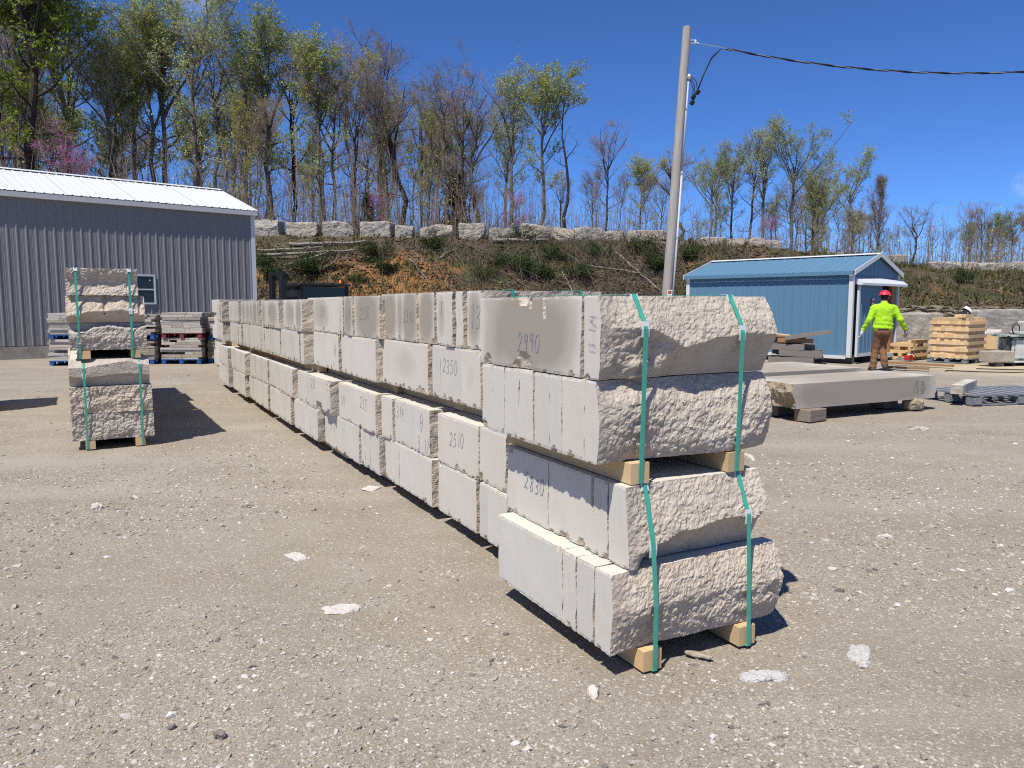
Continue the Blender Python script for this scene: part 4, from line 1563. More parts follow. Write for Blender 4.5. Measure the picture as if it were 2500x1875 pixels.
def sag_points(a, b, sag, n=60):
    a, b = Vector(a), Vector(b)
    return [a.lerp(b, k / n) - Vector((0, 0, sag * 4 * (k / n) * (1 - k / n))) for k in range(n + 1)]


def cable():
    a = Vector(POLE_B) + Vector(on_pole(9.66, .30, -.02))
    pts = sag_points(a, (24.45, 25.1, 10.1), 1.13, 120)
    C = thing('power_cable', 'twisted black service cable sagging across the blue sky', 'cable', tuple(a))
    for k in range(3):
        mb = MB()
        q = []
        for i, p in enumerate(pts):
            if k < 2 and i < 6:
                continue
            r = .020 if k < 2 else .012
            th = i * .8 + k * 2 * math.pi / 3
            q.append(p - a + Vector((0, r * math.cos(th), r * math.sin(th))))
        mb.tube(q, .0165 if k < 2 else .0085, 6)
        mb.build('insulated_wire' if k < 2 else 'bare_messenger_wire', 'rubber' if k < 2 else 'steel', C, smooth=True)


cable()


# ---------------------------------------------------------------- pallets of thin stone in front of the grey building
RZB = math.atan2(-0.666, -0.745)
STRIP_MESHES = {}


def strip_mesh(k, mat):
    key = (k, mat)
    if key not in STRIP_MESHES:
        rs = np.random.RandomState(500 + k)
        nx, nz = 7, 3
        V, Fc, b = [], [], 0
        me = rock_mesh('stone_strip', 1, 1, 1, 700 + k, mat, n=4, blocky=60, amp=.012, freq=2.2, cut=.97)
        STRIP_MESHES[key] = me
    return STRIP_MESHES[key]


def pallet_parts(root, sx, sy, mat, h=0.12):
    for x in (-sx / 2 + .06, 0, sx / 2 - .06):
        for y in (-sy / 2 + .07, 0, sy / 2 - .07):
            piece('pallet_block', mat, root, (x, y, .055), (.10, .13, .07))
    for x in (-sx / 2 + .06, 0, sx / 2 - .06):
        piece('bottom_board', mat, root, (x, 0, .011), (.11, sy, .018))
    n = 6
    for k in range(n):
        piece('deck_board', mat, root, (0, -sy / 2 + .05 + k * (sy - .1) / (n - 1), .104), (sx, .10, .022))
    return .116


def stone_pallet(label, loc, rz, seed, mats, layers, hl=.07, pal='blue_pallet', sx=1.02, sy=.95, group='pallets of thin stone before the grey building'):
    T = thing('stone_pallet', label, 'pallet', loc, rz, group)
    rs = random.Random(seed)
    z = pallet_parts(T, sx, sy, pal)
    for L in range(layers):
        h = hl * (.8 + .4 * rs.random())
        # two skins seen from outside plus a core piece
        y0 = -sy / 2 + rs.uniform(-.02, .03)
        for side in (0, 1):
            x = -sx / 2 + rs.uniform(-.03, .04)
            while x < sx / 2 - .08:
                w = rs.choice((.22, .3, .4, .55, .7)) * rs.uniform(.85, 1.1)
                w = min(w, sx / 2 + .03 - x)
                if w < .06:
                    break
                d = rs.uniform(.18, .26)
                if rs.random() < .94:
                    o = obj('stone_strip', strip_mesh(rs.randrange(6), rs.choice(mats)), T,
                            (x + w / 2, (y0 + d / 2 if side == 0 else sy / 2 - d / 2), z), (0, 0, rs.uniform(-.02, .02)))
                    o.scale = (w - .006, d, h - .004)
                x += w
        o = obj('stone_core', strip_mesh(0, mats[0]), T, (0, 0, z), (0, 0, 0))
        o.scale = (sx - .06, sy - .46, h - .004)
        z += h
    return T, z


def on_wall(s, out):
    """point s metres along the grey building from its right corner, out metres in front"""
    return (-8.62 - .745 * s + .666 * out, 26.0 - .666 * s - .745 * out, 0.0)


def pals():
    A3 = ['strip_a', 'strip_a', 'strip_b']
    spec = [  # s, out, lower(mats, layers, pallet), upper(...)
        ('end pallet nearest the corner', (-8.48, 19.93, 0), .04, (['strip_c', 'strip_c', 'strip_b'], 5, .11, 'blue_pallet'), (A3, 8, .065, 'blue_pallet'), 31,
         ('lower pallet of thick buff blocks half hidden by the long row', 'upper pallet of pale thin stone half hidden by the long row')),
        ('middle', (-8.52, 20.05, 0), 0, None, None, 0, None),
    ]
    P = [((-7.42, 20.45), .06, (['strip_c', 'strip_c', 'strip_b'], 5, .105, 'blue_pallet'), (A3, 8, .06, 'blue_pallet'), 31,
          'lower pallet of thick buff blocks half hidden by the long row', 'upper pallet of pale thin stone half hidden by the long row'),
         ((-8.48, 20.15), .0, (['strip_a', 'strip_a', 'strip_b'], 9, .058, 'blue_pallet'), (['strip_a', 'strip_b', 'strip_b'], 8, .066, 'red_pallet'), 47,
          'lower pallet of neat thin white strips on blue pallet, beside the window', 'upper pallet of mixed grey strips on red pallet, below the window'),
         ((-9.62, 20.05), -.03, (['strip_b', 'strip_c', 'strip_b'], 9, .06, 'blue_pallet'), (['strip_b', 'strip_c', 'strip_a'], 8, .066, 'blue_pallet'), 53,
          'lower pallet of brownish strips mostly behind the front stack', 'upper pallet of brownish strips mostly behind the front stack'),
         ((-11.05, 19.6), .10, (A3, 8, .066, 'blue_pallet'), (A3, 9, .06, 'blue_pallet'), 67,
          'lower pallet of white strips peeking out past the front stack', 'upper pallet of white strips peeking out past the front stack')]
    for (x, y), rz, lo, up, sd, l1, l2 in P:
        T, z = stone_pallet(l1, (x, y, 0), rz, sd, lo[0], lo[1], lo[2], lo[3])
        stone_pallet(l2, (x + .03, y - .02, z + .002), rz + .03, sd + 5, up[0], up[1], up[2], up[3])


pals()


# ---------------------------------------------------------------- forklift behind the row
def forklift():
    Fk = thing('forklift', 'black forklift with an amber beacon parked behind the row', 'forklift', (-5.75, 22.2, 0), R(-50))
    MB().box((0, .1, .72), (1.15, 2.3, .75), None, .06).build('body', 'black', Fk)
    MB().box((0, 1.35, .85), (1.1, .5, .95), None, .1).build('counterweight', 'black', Fk)
    for x in (-.5, .5):
        for y in (-.75, .85):
            w = MB().lathe([(0, -.13), (.24, -.13), (.36, -.09), (.37, 0), (.36, .09), (.24, .13), (0, .13)], 20, (x, y, .37), 'X').build('wheel', 'rubber', Fk, smooth=True)
            MB().lathe([(0, -.138), (.19, -.138), (.19, .138), (0, .138)], 14, (x, y, .37), 'X').build('rim', 'steel', w)
    for x in (-.52, .52):
        for y in (-.55, .85):
            MB().box((x, y, 1.55), (.075, .08, .95)).build('cab_post', 'black', Fk)
    r = MB().box((0, .15, 2.06), (1.22, 1.6, .06), None, .02).build('cab_roof', 'black', Fk)
    for k in range(5):
        MB().box((0, -.45 + k * .3, 2.105), (1.0, .05, .03)).build('roof_bar', 'black', r)
    MB().box((0, .86, 1.58), (.97, .012, .86)).build('rear_window', 'glass', Fk)
    MB().box((-.525, .15, 1.60), (.012, 1.30, .80)).build('side_window', 'glass', Fk)
    MB().box((.525, .15, 1.60), (.012, 1.30, .80)).build('side_window', 'glass', Fk)
    MB().box((0, -.57, 1.60), (.97, .012, .84)).build('windscreen', 'glass', Fk)
    MB().box((0, .1, 1.12), (.5, .5, .12), None, .04).box((0, .36, 1.4), (.48, .1, .55), None, .04).build('seat', 'rubber', Fk)
    for x in (-.38, .38):
        MB().box((x, -1.0, 1.22), (.11, .15, 2.3)).box((x * .72, -1.02, 1.28), (.08, .1, 2.35)).build('mast_rail', 'black', Fk)
    MB().box((0, -1.0, 2.36), (.9, .13, .09)).box((0, -1.0, 1.5), (.7, .1, .1)).build('mast_crossbar', 'black', Fk)
    for x in (-.3, .3):
        MB().box((x, -1.16, .35), (.13, .05, .55)).box((x, -1.66, .085), (.12, 1.0, .045)).build('fork', 'steel', Fk)
    MB().box((0, -1.12, .5), (1.0, .06, .45)).build('carriage', 'black', Fk)
    MB().lathe([(0, .09), (.02, .085), (.034, .06), (.034, .0), (.045, 0), (.045, -.02), (0, -.02)], 14, (.42, .7, 2.13)).build('beacon', 'amber', Fk, smooth=True)
    MB().box((-.62, -.5, 1.75), (.05, .16, .24), None, .015).build('mirror', 'black', Fk)


forklift()
# a low pile of slabs behind the row, left of the forklift
tb = thing('slab_pile', 'pile of flat pale slabs behind the row, between it and grey building', 'slab pile', (-6.35, 19.2, 0), R(30))
for k in range(5):
    o = obj('slab', slab_mesh(1.9, 1.1, .31, 300 + k, nx=16, ny=10, nz=5, amp=.02), tb, (-.95 + .04 * (k % 2), -.55 + .03 * (k % 3), .06 + .315 * k))
    o['wet'] = .2
for x in (-.6, .6):
    piece('skid', 'oldwood', tb, (x, 0, .03), (.1, 1.1, .06))


# ---------------------------------------------------------------- big slab in front of the blue shed
def big_slabs():
    ax = np.array([6.12 - 3.62, 11.06 - 9.80])
    ln = np.linalg.norm(ax)
    ang = math.atan2(ax[1], ax[0])

    def end(u, v, q):
        return 0.05 * (1 - v) - .06 * np.exp(-((v - .6) / .3) ** 2) + .03 * fbm(q * 6, 4, .6)

    def mk(label, loc, L, D, H, seed, dz, marks=False):
        T = thing('stone_slab', label, 'stone slab', loc, ang, 'large sawn slabs before the blue shed')
        # slab_mesh has its split faces at y ends: turn it so that they are the slab's short ends
        me = slab_mesh(D, L, H, seed, end, nx=40, ny=60, nz=16, amp=.025, chips=0)
        o = obj('slab', me, T, (0, 0, dz), (0, 0, -math.pi / 2))
        o['wet'] = 1.32
        me.materials[1] = MAT['rough_buff']
        return T, o

    T, o = mk('broad flat sawn slab lying nearest, its end rough and rust-stained', (3.62, 9.80, 0), ln, 0.95, .325, 81, .165)
    o.location = (0, .95, .165)
    T2, o2 = mk('second broad flat slab lying behind the nearest one', (3.05, 11.05, 0), ln + .1, 1.5, .33, 83, .165)
    o2.location = (0, 1.5, .165)
    # chalk mark on the long face
    mb = MB()
    for st in STROKES['N'] + [[(a + .7, b * .9) for a, b in STROKES['D'][0]]] + [[(a * .6 + .85, b * .5 + .2) for a, b in STROKES['D'][0]]]:
        for (a0, b0), (a1, b1) in zip(st[:-1], st[1:]):
            L = math.hypot(a1 - a0, b1 - b0) or 1e-6
            w = .010
            px, pz = -(b1 - b0) / L * w / 2, (a1 - a0) / L * w / 2
            s = .20
            mb.add([(2.33 + a * s, -.003, .24 + b * s) for a, b in ((a0 + px / s, b0 + pz / s), (a0 - px / s, b0 - pz / s), (a1 - px / s, b1 - pz / s), (a1 + px / s, b1 + pz / s))], [(0, 1, 2, 3)])
    mb.build('chalk_mark', 'crayon_dark', T)
    c = np.array([3.62, 9.80])
    u = ax / ln
    n = np.array([-u[1], u[0]])
    for k, (s, d, lb) in enumerate(((.30, .0, 'grey timber block under the near end of the front slab'), (.35, .6, 'hidden timber block under the inner side of the front slab'), (.4, 1.7, 'hidden timber block under the rear slab'), (2.3, 1.7, 'hidden timber block under the far end of the rear slab'), (2.3, .45, 'dark timber block under the far end of the front slab'))):
        p = c + u * s + n * d
        tag(obj('timber_block', MB().box((0, 0, .081), (.36, .24, .158), None, .008).mesh('timber_block', 'oldwood'), None, (p[0], p[1], 0), (0, 0, ang + .15)), lb, 'timber block')
    p = c + u * 2.42 + n * .06
    tag(obj('prop_stone', rock_mesh('prop_stone', .26, .22, .17, 91, 'strip_c', 12, 3.5, .16, 6), None, (p[0], p[1], 0), (0, 0, .4)), 'rough brown stone propping the front slab near its far end', 'stone')


big_slabs()


# ---------------------------------------------------------------- grey pallet with a stone beam
def pallet_right():
    T = thing('pallet', 'weathered grey-blue pallet lying on the gravel past the front slab', 'pallet', (7.62, 12.05, 0), R(12))
    sx, sy = 1.75, 1.05
    for x in (-sx / 2 + .07, 0, sx / 2 - .07):
        for y in (-sy / 2 + .08, 0, sy / 2 - .08):
            piece('pallet_block', 'grey_pallet', T, (x, y, .075), (.14, .16, .10))
    for y in (-sy / 2 + .08, 0, sy / 2 - .08):
        piece('bottom_board', 'grey_pallet', T, (0, y, .0135), (sx, .11, .02))
        piece('stringer_board', 'grey_pallet', T, (0, y, .136), (sx, .11, .02))
    for k in range(9):
        piece('deck_board', 'grey_pallet', T, (-sx / 2 + .05 + k * (sx - .1) / 8, 0, .158), (.12, sy, .022))
    b = thing('stone_beam', 'squared grey stone beam lying across the grey pallet', 'stone beam', (7.05, 11.92, .17), R(-40))
    o = obj('beam', slab_mesh(.16, 1.15, .135, 131, nx=8, ny=24, nz=6, amp=.01, chips=0), b, (-.08, -.6, .0))
    o['wet'] = .9
    T2 = thing('pallet', 'second grey pallet cut off by the picture edge', 'pallet', (9.75, 12.5, 0), R(12))
    for ch in T.children:
        c = ch.copy()
        COL.objects.link(c)
        c.parent = T2


pallet_right()


# ---------------------------------------------------------------- timber stacks, loose boards
def lumber_stack():
    T = thing('lumber_stack', 'tall criss-cross stack of fresh pine timbers on a pallet', 'lumber stack', (11.82, 20.42, 0), R(38))
    pallet_parts(T, 1.2, 1.0, 'grey_pallet')
    rs = random.Random(5)
    z = .118
    mats = ['pine', 'pine_pale', 'pine_pale', 'pine_pale']
    sx, sy = 1.12, .98
    for L in range(12):
        h = .088
        if L % 2 == 0:
            n = 10
            for k in range(n):
                ln = sx * rs.uniform(.985, 1.02)
                piece('timber', rs.choice(mats), T, (rs.uniform(-.01, .01), -sy / 2 + .049 + k * (sy - .098) / (n - 1), z + h / 2), (ln, .0965, h - .003))
        else:
            n = 11
            for k in range(n):
                ln = sy * rs.uniform(.90, .93)
                piece('timber', rs.choice(mats), T, (-sx / 2 + .075 + k * (sx - .15) / (n - 1), rs.uniform(-.006, .006), z + h / 2), (.0965, ln, h - .003))
        z += h
    for k in range(3):
        piece('timber', 'pine_pale', T, (-.32 + .02 * k, -.35 + .1 * k, z + .044), (.5, .088, .085))


lumber_stack()


def low_lumber():
    T = thing('lumber_stack', 'low untidy stack of short pine blocks beside the shed doorway', 'lumber stack', (10.98, 21.6, 0), R(38))
    rs = random.Random(8)
    z = .0
    for L in range(6):
        n = 7
        for k in range(n):
            if L > 3 and rs.random() < .45:
                continue
            if L % 2:
                piece('timber', rs.choice(['pine', 'pine_pale', 'brownwood']), T, (rs.uniform(-.05, .05) + (.1 if k % 2 else -.1), -.5 + k * .155, z + .045), (.95 * rs.uniform(.7, 1.05), .09, .088))
            else:
                piece('timber', rs.choice(['pine', 'pine_pale', 'pine']), T, (-.5 + k * .155, rs.uniform(-.05, .05), z + .045), (.09, .98 * rs.uniform(.9, 1.05), .088))
        z += .091


low_lumber()


def old_pile():
    T = thing('scrap_lumber_pile', 'heap of old grey planks and timbers against the blue shed', 'lumber pile', (6.75, 18.5, 0), R(-25))
    rs = random.Random(12)
    k = 0
    for lay in range(5):
        n = (6, 5, 5, 4, 3)[lay]
        h = .15
        for i in range(n):
            L = rs.uniform(.7, 1.05)
            w, hh = rs.choice(((.19, .145), (.22, .14), (.19, .13), (.21, .10)))
            yy = -.52 + i * .235 + lay * .09
            piece('plank', rs.choice(['oldwood', 'oldwood', 'oldwood', 'oldwood', 'brownwood']), T, (rs.uniform(-.2, .25), yy + rs.uniform(-.02, .02), .06 + lay * h), (L, w, hh), (rs.uniform(-.05, .05), rs.uniform(-.04, .04), rs.uniform(-.10, .10)))
    piece('plank', 'oldwood', T, (.35, -.3, .80), (1.0, .17, .09), (0, -.16, .12))
    piece('plank', 'pine_pale', T, (-.35, .1, .79), (.6, .2, .03), (.1, .12, .4))
    piece('plank', 'brownwood', T, (-.2, -.1, .74), (1.0, .2, .03), (0, .05, -.1))


old_pile()
for k, (a, b, lb) in enumerate((((9.55, 19.45), (10.55, 18.35), 'longer brown board lying on the gravel before the lumber stack'), ((8.72, 18.05), (9.55, 17.55), 'shorter brown board lying on the gravel behind the man'))):
    a, b = Vector((*a, 0)), Vector((*b, 0))
    m = (a + b) / 2
    o = tag(piece('board', 'brownwood', None, (m.x, m.y, .05), ((b - a).length, .15, .045), (0, 0, math.atan2(b.y - a.y, b.x - a.x))), lb, 'board')


def chainsaw():
    T = thing('chainsaw', 'small red chainsaw left on the ground by the low lumber stack', 'chainsaw', (10.62, 20.55, 0), R(25))
    T.scale = (.75, .75, .75)
    MB().box((0, 0, .13), (.30, .18, .19), None, .03).build('motor_body', 'red', T)
    MB().box((.06, 0, .235), (.16, .12, .05), None, .015).build('air_cover', 'paper', T)
    MB().tube([(-.02, -.11, .10), (-.03, -.11, .30), (-.02, 0, .34), (-.03, .11, .30), (-.02, .11, .10)], .012, 8).build('front_handle', 'black', T, smooth=True)
    MB().tube([(.12, 0, .20), (.24, 0, .24), (.34, 0, .18), (.30, 0, .06), (.14, 0, .05)], .015, 8).build('rear_handle', 'black', T, smooth=True)
    MB().box((-.36, .06, .10), (.46, .008, .07), None, .003).build('guide_bar', 'steel', T)


chainsaw()
for k, (pts, lb) in enumerate((([(9.9, 17.5, .012), (10.5, 17.15, .012), (11.1, 17.0, .012), (11.6, 17.1, .012), (12.2, 17.0, .012)], 'dark hose lying across the sawdust before the saw'),
                               ([(10.9, 18.0, .012), (11.5, 17.75, .012), (12.2, 17.6, .012), (12.9, 17.75, .012)], 'dark cord trailing over the sawdust towards the saw'))):
    tag(MB().tube([tuple(p) for p in pts], .012, 6).build('hose', 'rubber', smooth=True), lb, 'hose')


def stone_saw():
    T = thing('stone_machine', 'dusty green stone-working machine with a clamp and hose on its table', 'machine', (12.75, 19.45, 0), R(8))
    MB().box((0, 0, .09), (1.15, .75, .04), None, .005).build('dust_tray', 'machine_dust', T)
    for x in (-.35, .35):
        MB().box((x, 0, .035), (.12, .7, .07)).build('skid_rail', 'black', T)
    MB().box((0, 0, .40), (.62, .5, .58), None, .02).build('cabinet', 'machine_green', T)
    MB().box((-.05, -.262, .40), (.40, .02, .46), None, .006).build('cabinet_door', 'machine_dust', T)
    MB().box((-.03, -.277, .60), (.07, .004, .09)).build('label_plate', 'paper', T)
    for x in (-.30, .30):
        MB().box((x, -.22, .36), (.07, .07, .52), None, .01).build('corner_post', 'machine_dust', T)
    MB().box((.05, 0, .735), (1.02, .72, .05), None, .006).build('table_top', 'machine_green', T)
    MB().box((.15, -.05, .80), (.5, .35, .07), None, .01).build('work_rest', 'machine_dust', T)
    MB().box((.35, .15, .95), (.22, .3, .28), None, .03).build('motor_head', 'machine_dust', T)
    mb = MB()
    for a, b in (((-.50, -.30, .62), (.03, .03, .22)), ((-.455, -.30, .72), (.10, .035, .03)), ((-.455, -.30, .52), (.10, .035, .03))):
        mb.box(a, b)
    mb.tube([(-.42, -.30, .50), (-.42, -.30, .68)], .012, 8)
    mb.tube([(-.46, -.30, .47), (-.38, -.30, .47)], .007, 6)
    mb.build('clamp', 'black', T)
    pts = []
    for k in range(24):
        th = k / 23 * 2 * math.pi * 1.1
        pts.append((-.12 + .10 * math.sin(th), -.1 + .01 * k / 23, .90 - .13 * math.cos(th)))
    MB().tube([(-.42, -.25, .79), (-.25, -.15, .775)] + pts + [(.1, 0, .79), (.2, .05, .85)], .013, 7).build('hose', 'rubber', T, smooth=True)
    MB().tube([(-.35, -.2, .70), (-.37, -.26, .40), (-.34, -.28, .15)], .01, 6).build('water_line', 'rubber', T, smooth=True)


stone_saw()


# ---------------------------------------------------------------- heavy blocks round the work place
def block(label, loc, size, rz, seed, mat='boulder', name='stone_block', blocky=30, amp=.03, group=None):
    o = obj(name, rock_mesh(name, *size, seed, mat, 24, blocky, amp, 2.4, cut=.78), None, loc, (0, 0, rz))
    return tag(o, label, 'stone block', group)


block('upright pale block between shed doorway and lumber stack', (12.45, 24.2, .0), (1.75, .9, 1.25), R(8), 201)
block('long pale block standing behind the man in the white hat', (16.4, 25.2, 0), (3.3, 1.0, 1.35), R(6), 203)
block('grey sawn block lying low behind the saw', (14.3, 23.9, 0), (1.6, .9, .75), R(12), 205, 'strip_a')
block('small grey block on the ground between lumber stack and saw', (12.02, 19.05, .09), (.72, .4, .28), R(14), 206, 'strip_b', blocky=16, amp=.03)
tag(obj('timber_block', MB().box((0, 0, .045), (.2, .3, .088), None, .006).mesh('timber_block', 'oldwood'), None, (12.02, 19.05, 0)), 'dark timber block under the small grey stone by the saw', 'timber block')
bx = thing('pine_box', 'plain pine box standing on blocks beside the saw', 'box', (12.82, 21.0, 0), R(12))
for a, b in (((-.25, 0, .50), (.02, .4, .38)), ((.25, 0, .50), (.02, .4, .38)), ((0, -.2, .50), (.52, .02, .38)), ((0, .2, .50), (.52, .02, .38)), ((0, 0, .30), (.5, .4, .02))):
    piece('side_board', 'pine_pale', bx, a, b)
for x in (-.18, .18):
    piece('foot_block', 'pine', bx, (x, 0, .145), (.12, .4, .29))
for k, (x, y, s, lb) in enumerate(((14.9, 22.6, (.75, .6, .55), 'rounded boulder heaped behind the saw'), (15.6, 22.9, (.9, .7, .75), 'tall rounded boulder heaped behind the saw, at the picture edge'), (15.2, 22.0, (1.1, .8, .5), 'broad flat-topped boulder nearest behind the saw'))):
    block(lb, (x, y, 0), s, k * .7, 220 + k, 'boulder', 'boulder', 5, .12)


# layered rock ledge at the foot of the hill
def ledge():
    T = thing('rock_ledge', 'layered brown rock ledge at the foot of the grassy bank', 'rock ledge', (12.0, 29.4, 0), 0)
    rs = random.Random(3)
    ms = [rock_mesh('ledge_stone', 1, 1, 1, 400 + k, 'ledge', 10, 16, .10, 2.4, cut=.8) for k in range(7)]
    for lay in range(5):
        x = -1.5 + rs.random() * .5
        while x < 16.5:
            w = rs.uniform(.3, 1.15)
            h = rs.uniform(.2, .33)
            o = obj('ledge_stone', rs.choice(ms), T, (x + w / 2, rs.uniform(-.25, .2) + lay * .12, lay * .30 - .05), (rs.uniform(-.04, .04), rs.uniform(-.04, .04), rs.uniform(-.1, .1)))
            o.scale = (w * .95, rs.uniform(.9, 1.4), h)
            x += w


ledge()


# ---------------------------------------------------------------- single stones and chips on the yard
def chips():
    spec = [((1.02, 3.0), (.20, .11, .03), 'white_chip', 'flat white stone chip just right of the front skid'),
            ((1.50, 3.18), (.26, .10, .025), 'white_chip', 'long white crushed chip on the gravel at lower right'),
            ((-1.31, 4.5), (.19, .13, .015), 'white_chip', 'thin pale stone flake left of the row, farther of two'),
            ((-.86, 3.70), (.22, .13, .018), 'white_chip', 'crumbled white flake left of the row, nearer of two'),
            ((-1.17, 6.25), (.22, .14, .012), 'white_chip', 'thin white flake lying near the foot of the row'),
            ((-1.04, 2.58), (.07, .04, .02), 'dark_chip', 'largest dark grey stone at the bottom of the picture'),
            ((-1.23, 2.63), (.035, .025, .014), 'dark_chip', 'small dark stone beside the largest dark stone'),
            ((.32, 2.86), (.075, .05, .032), 'white_chip', 'white pebble on the gravel below the front corner'),
            ((-3.1, 5.62), (.09, .06, .05), 'white_chip', 'pale stone lying alone on the bare dirt at left'),
            ((.95, 2.55), (.06, .045, .04), 'strip_c', 'buff stone with a grey one on the gravel at lower right'),
            ((2.35, 7.6), (.5, .06, .04), 'white_chip', 'long pale splinter on the gravel right of the row'),
            ((4.95, 9.25), (.22, .12, .05), 'strip_a', 'pale flat stone before the front slab'),
            ((2.45, 4.9), (.14, .07, .02), 'white_chip', 'thin white flake on the gravel at far right')]
    for k, ((x, y), s, m, lb) in enumerate(spec):
        o = obj('stone_chip', rock_mesh('stone_chip', s[0] * .9, s[1] * .9, s[2] * 1.7, 800 + k, m, 14, 3.2, .34, 16, cut=.42, sink=s[2] * .95), None, (x, y, -.012), (0, 0, k * 1.1))
        tag(o, lb, 'stone')
    o = MB()
    tag(obj('wood_splinter', rock_mesh('wood_splinter', .12, .03, .018, 861, 'deadwood', 10, 3, .2, 16), None, (.80, 3.16, .0), (0, 0, -.5)), 'torn pale wood splinter lying by the front skids', 'wood splinter')


chips()


# ---------------------------------------------------------------- people
def sdf_part(name, fun, lo, hi, h, mat, parent):
    V, Q = surface_nets(fun, lo, hi, h)
    return obj(name, mesh_from(name, V, Q, mat, None, True), parent)


def hand(parent, wrist, aim, side, curl, mat, name='glove'):
    """a gloved hand: palm, four fingers of unequal length and a thumb that leaves the side of the palm"""
    w = np.array(wrist, float)
    a = np.array(aim, float)
    a /= np.linalg.norm(a)
    s = np.array(side, float)
    s -= a * (s @ a)
    s /= np.linalg.norm(s)
    n = np.cross(a, s)
    parts = [('c', w - a * .05, w + a * .02, .036, .038), ('c', w + a * .02 - s * .016, w + a * .085 - s * .022, .030, .027), ('c', w + a * .02 + s * .016, w + a * .085 + s * .022, .030, .027)]
    fingers = [(-.034, .062), (-.012, .074), (.012, .070), (.033, .056)]
    for off, ln in fingers:
        r0 = w + a * .09 + s * off
        k1 = r0 + (a * math.cos(curl * .5) - n * math.sin(curl * .5)) * ln * .5
        k2 = k1 + (a * math.cos(curl * 1.3) - n * math.sin(curl * 1.3)) * ln * .55
        parts += [('c', r0 - a * .02, k1, .0135, .012), ('c', k1, k2, .012, .0105)]
    t0 = w + a * .025 - s * .03
    t1 = t0 + (a * .55 - s * .75 - n * .3) * .045
    t2 = t1 + (a * .9 - s * .25 - n * .35) * .035
    parts += [('c', t0, t1, .017, .014), ('c', t1, t2, .014, .011)]

    def f(p):
        return smin([sd_cone(p, q[1], q[2], q[3], q[4]) for q in parts], .008)
    return sdf_part(name, f, np.minimum(w, w + a * .2) - .1, np.maximum(w, w + a * .2) + .1, .006, mat, parent)


def head_parts(root, c, yaw, tilt, hat_mat):
    """head with face, ears and hair, and a hard hat with a brim, about the head's own axes"""
    H = bpy.data.objects.new('head', None)
    Rm = Euler((tilt, 0, yaw)).to_matrix()
    Rn = np.array(Rm)
    c = np.array(c, float)

    def L(p):
        return (p - c) @ Rn            # into head space: +y is the face

    def fh(p):
        q = L(p)
        f = smin([sd_ell(q, (0, 0, .01), (.076, .096, .112)), sd_ell(q, (0, .035, -.06), (.055, .06, .06)), sd_cone(q, (0, -.02, -.08), (0, -.035, -.19), .056, .062)], .03)
        f = smin([f, sd_cone(q, (0, .093, .012), (0, .112, -.022), .009, .014)], .012)
        for s in (-1, 1):
            f = smin([f, sd_ell(q, (s * .08, -.006, -.01), (.012, .022, .034))], .01)
            f = np.maximum(f, -sd_ell(q, (s * .032, .102, .018), (.017, .012, .009)))
        f = np.maximum(f, -sd_ell(q, (0, .096, -.062), (.024, .010, .004)))
        return f
    body = sdf_part('head', fh, c - .26, c + .2, .008, 'skin', root)

    def fe(p):
        q = L(p)
        return np.minimum(sd_ell(q, (-.032, .088, .018), (.012, .010, .009)), sd_ell(q, (.032, .088, .018), (.012, .010, .009)))
    sdf_part('eyes', fe, c - .16, c + .16, .006, 'paper', body)

    def fr(p):
        q = L(p)
        f = sd_ell(q, (0, -.012, .006), (.083, .098, .115))
        return np.maximum(np.maximum(f, q[:, 1] - .045 - .5 * np.clip(q[:, 2], 0, 1)), -.07 - q[:, 2])
    sdf_part('hair', fr, c - .2, c + .2, .008, 'hair', body)

    def ft(p):
        q = L(p)
        dome = np.maximum(sd_ell(q, (0, 0, .045), (.117, .142, .112)), .045 - q[:, 2])
        dome = np.maximum(dome, -np.maximum(sd_ell(q, (0, 0, .040), (.105, .130, .10)), .03 - q[:, 2]))
        brim = np.maximum(sd_ell(q, (0, .022, .045), (.132, .178, .016)), -sd_ell(q, (0, 0, .045), (.102, .127, .05)))
        rib = sd_ell(q, (0, -.01, .10), (.014, .13, .062))
        return smin([dome, brim, np.maximum(rib, .05 - q[:, 2])], .008)
    hat = sdf_part('hard_hat', ft, c - .22, c + .24, .0075, hat_mat, root)
    return body


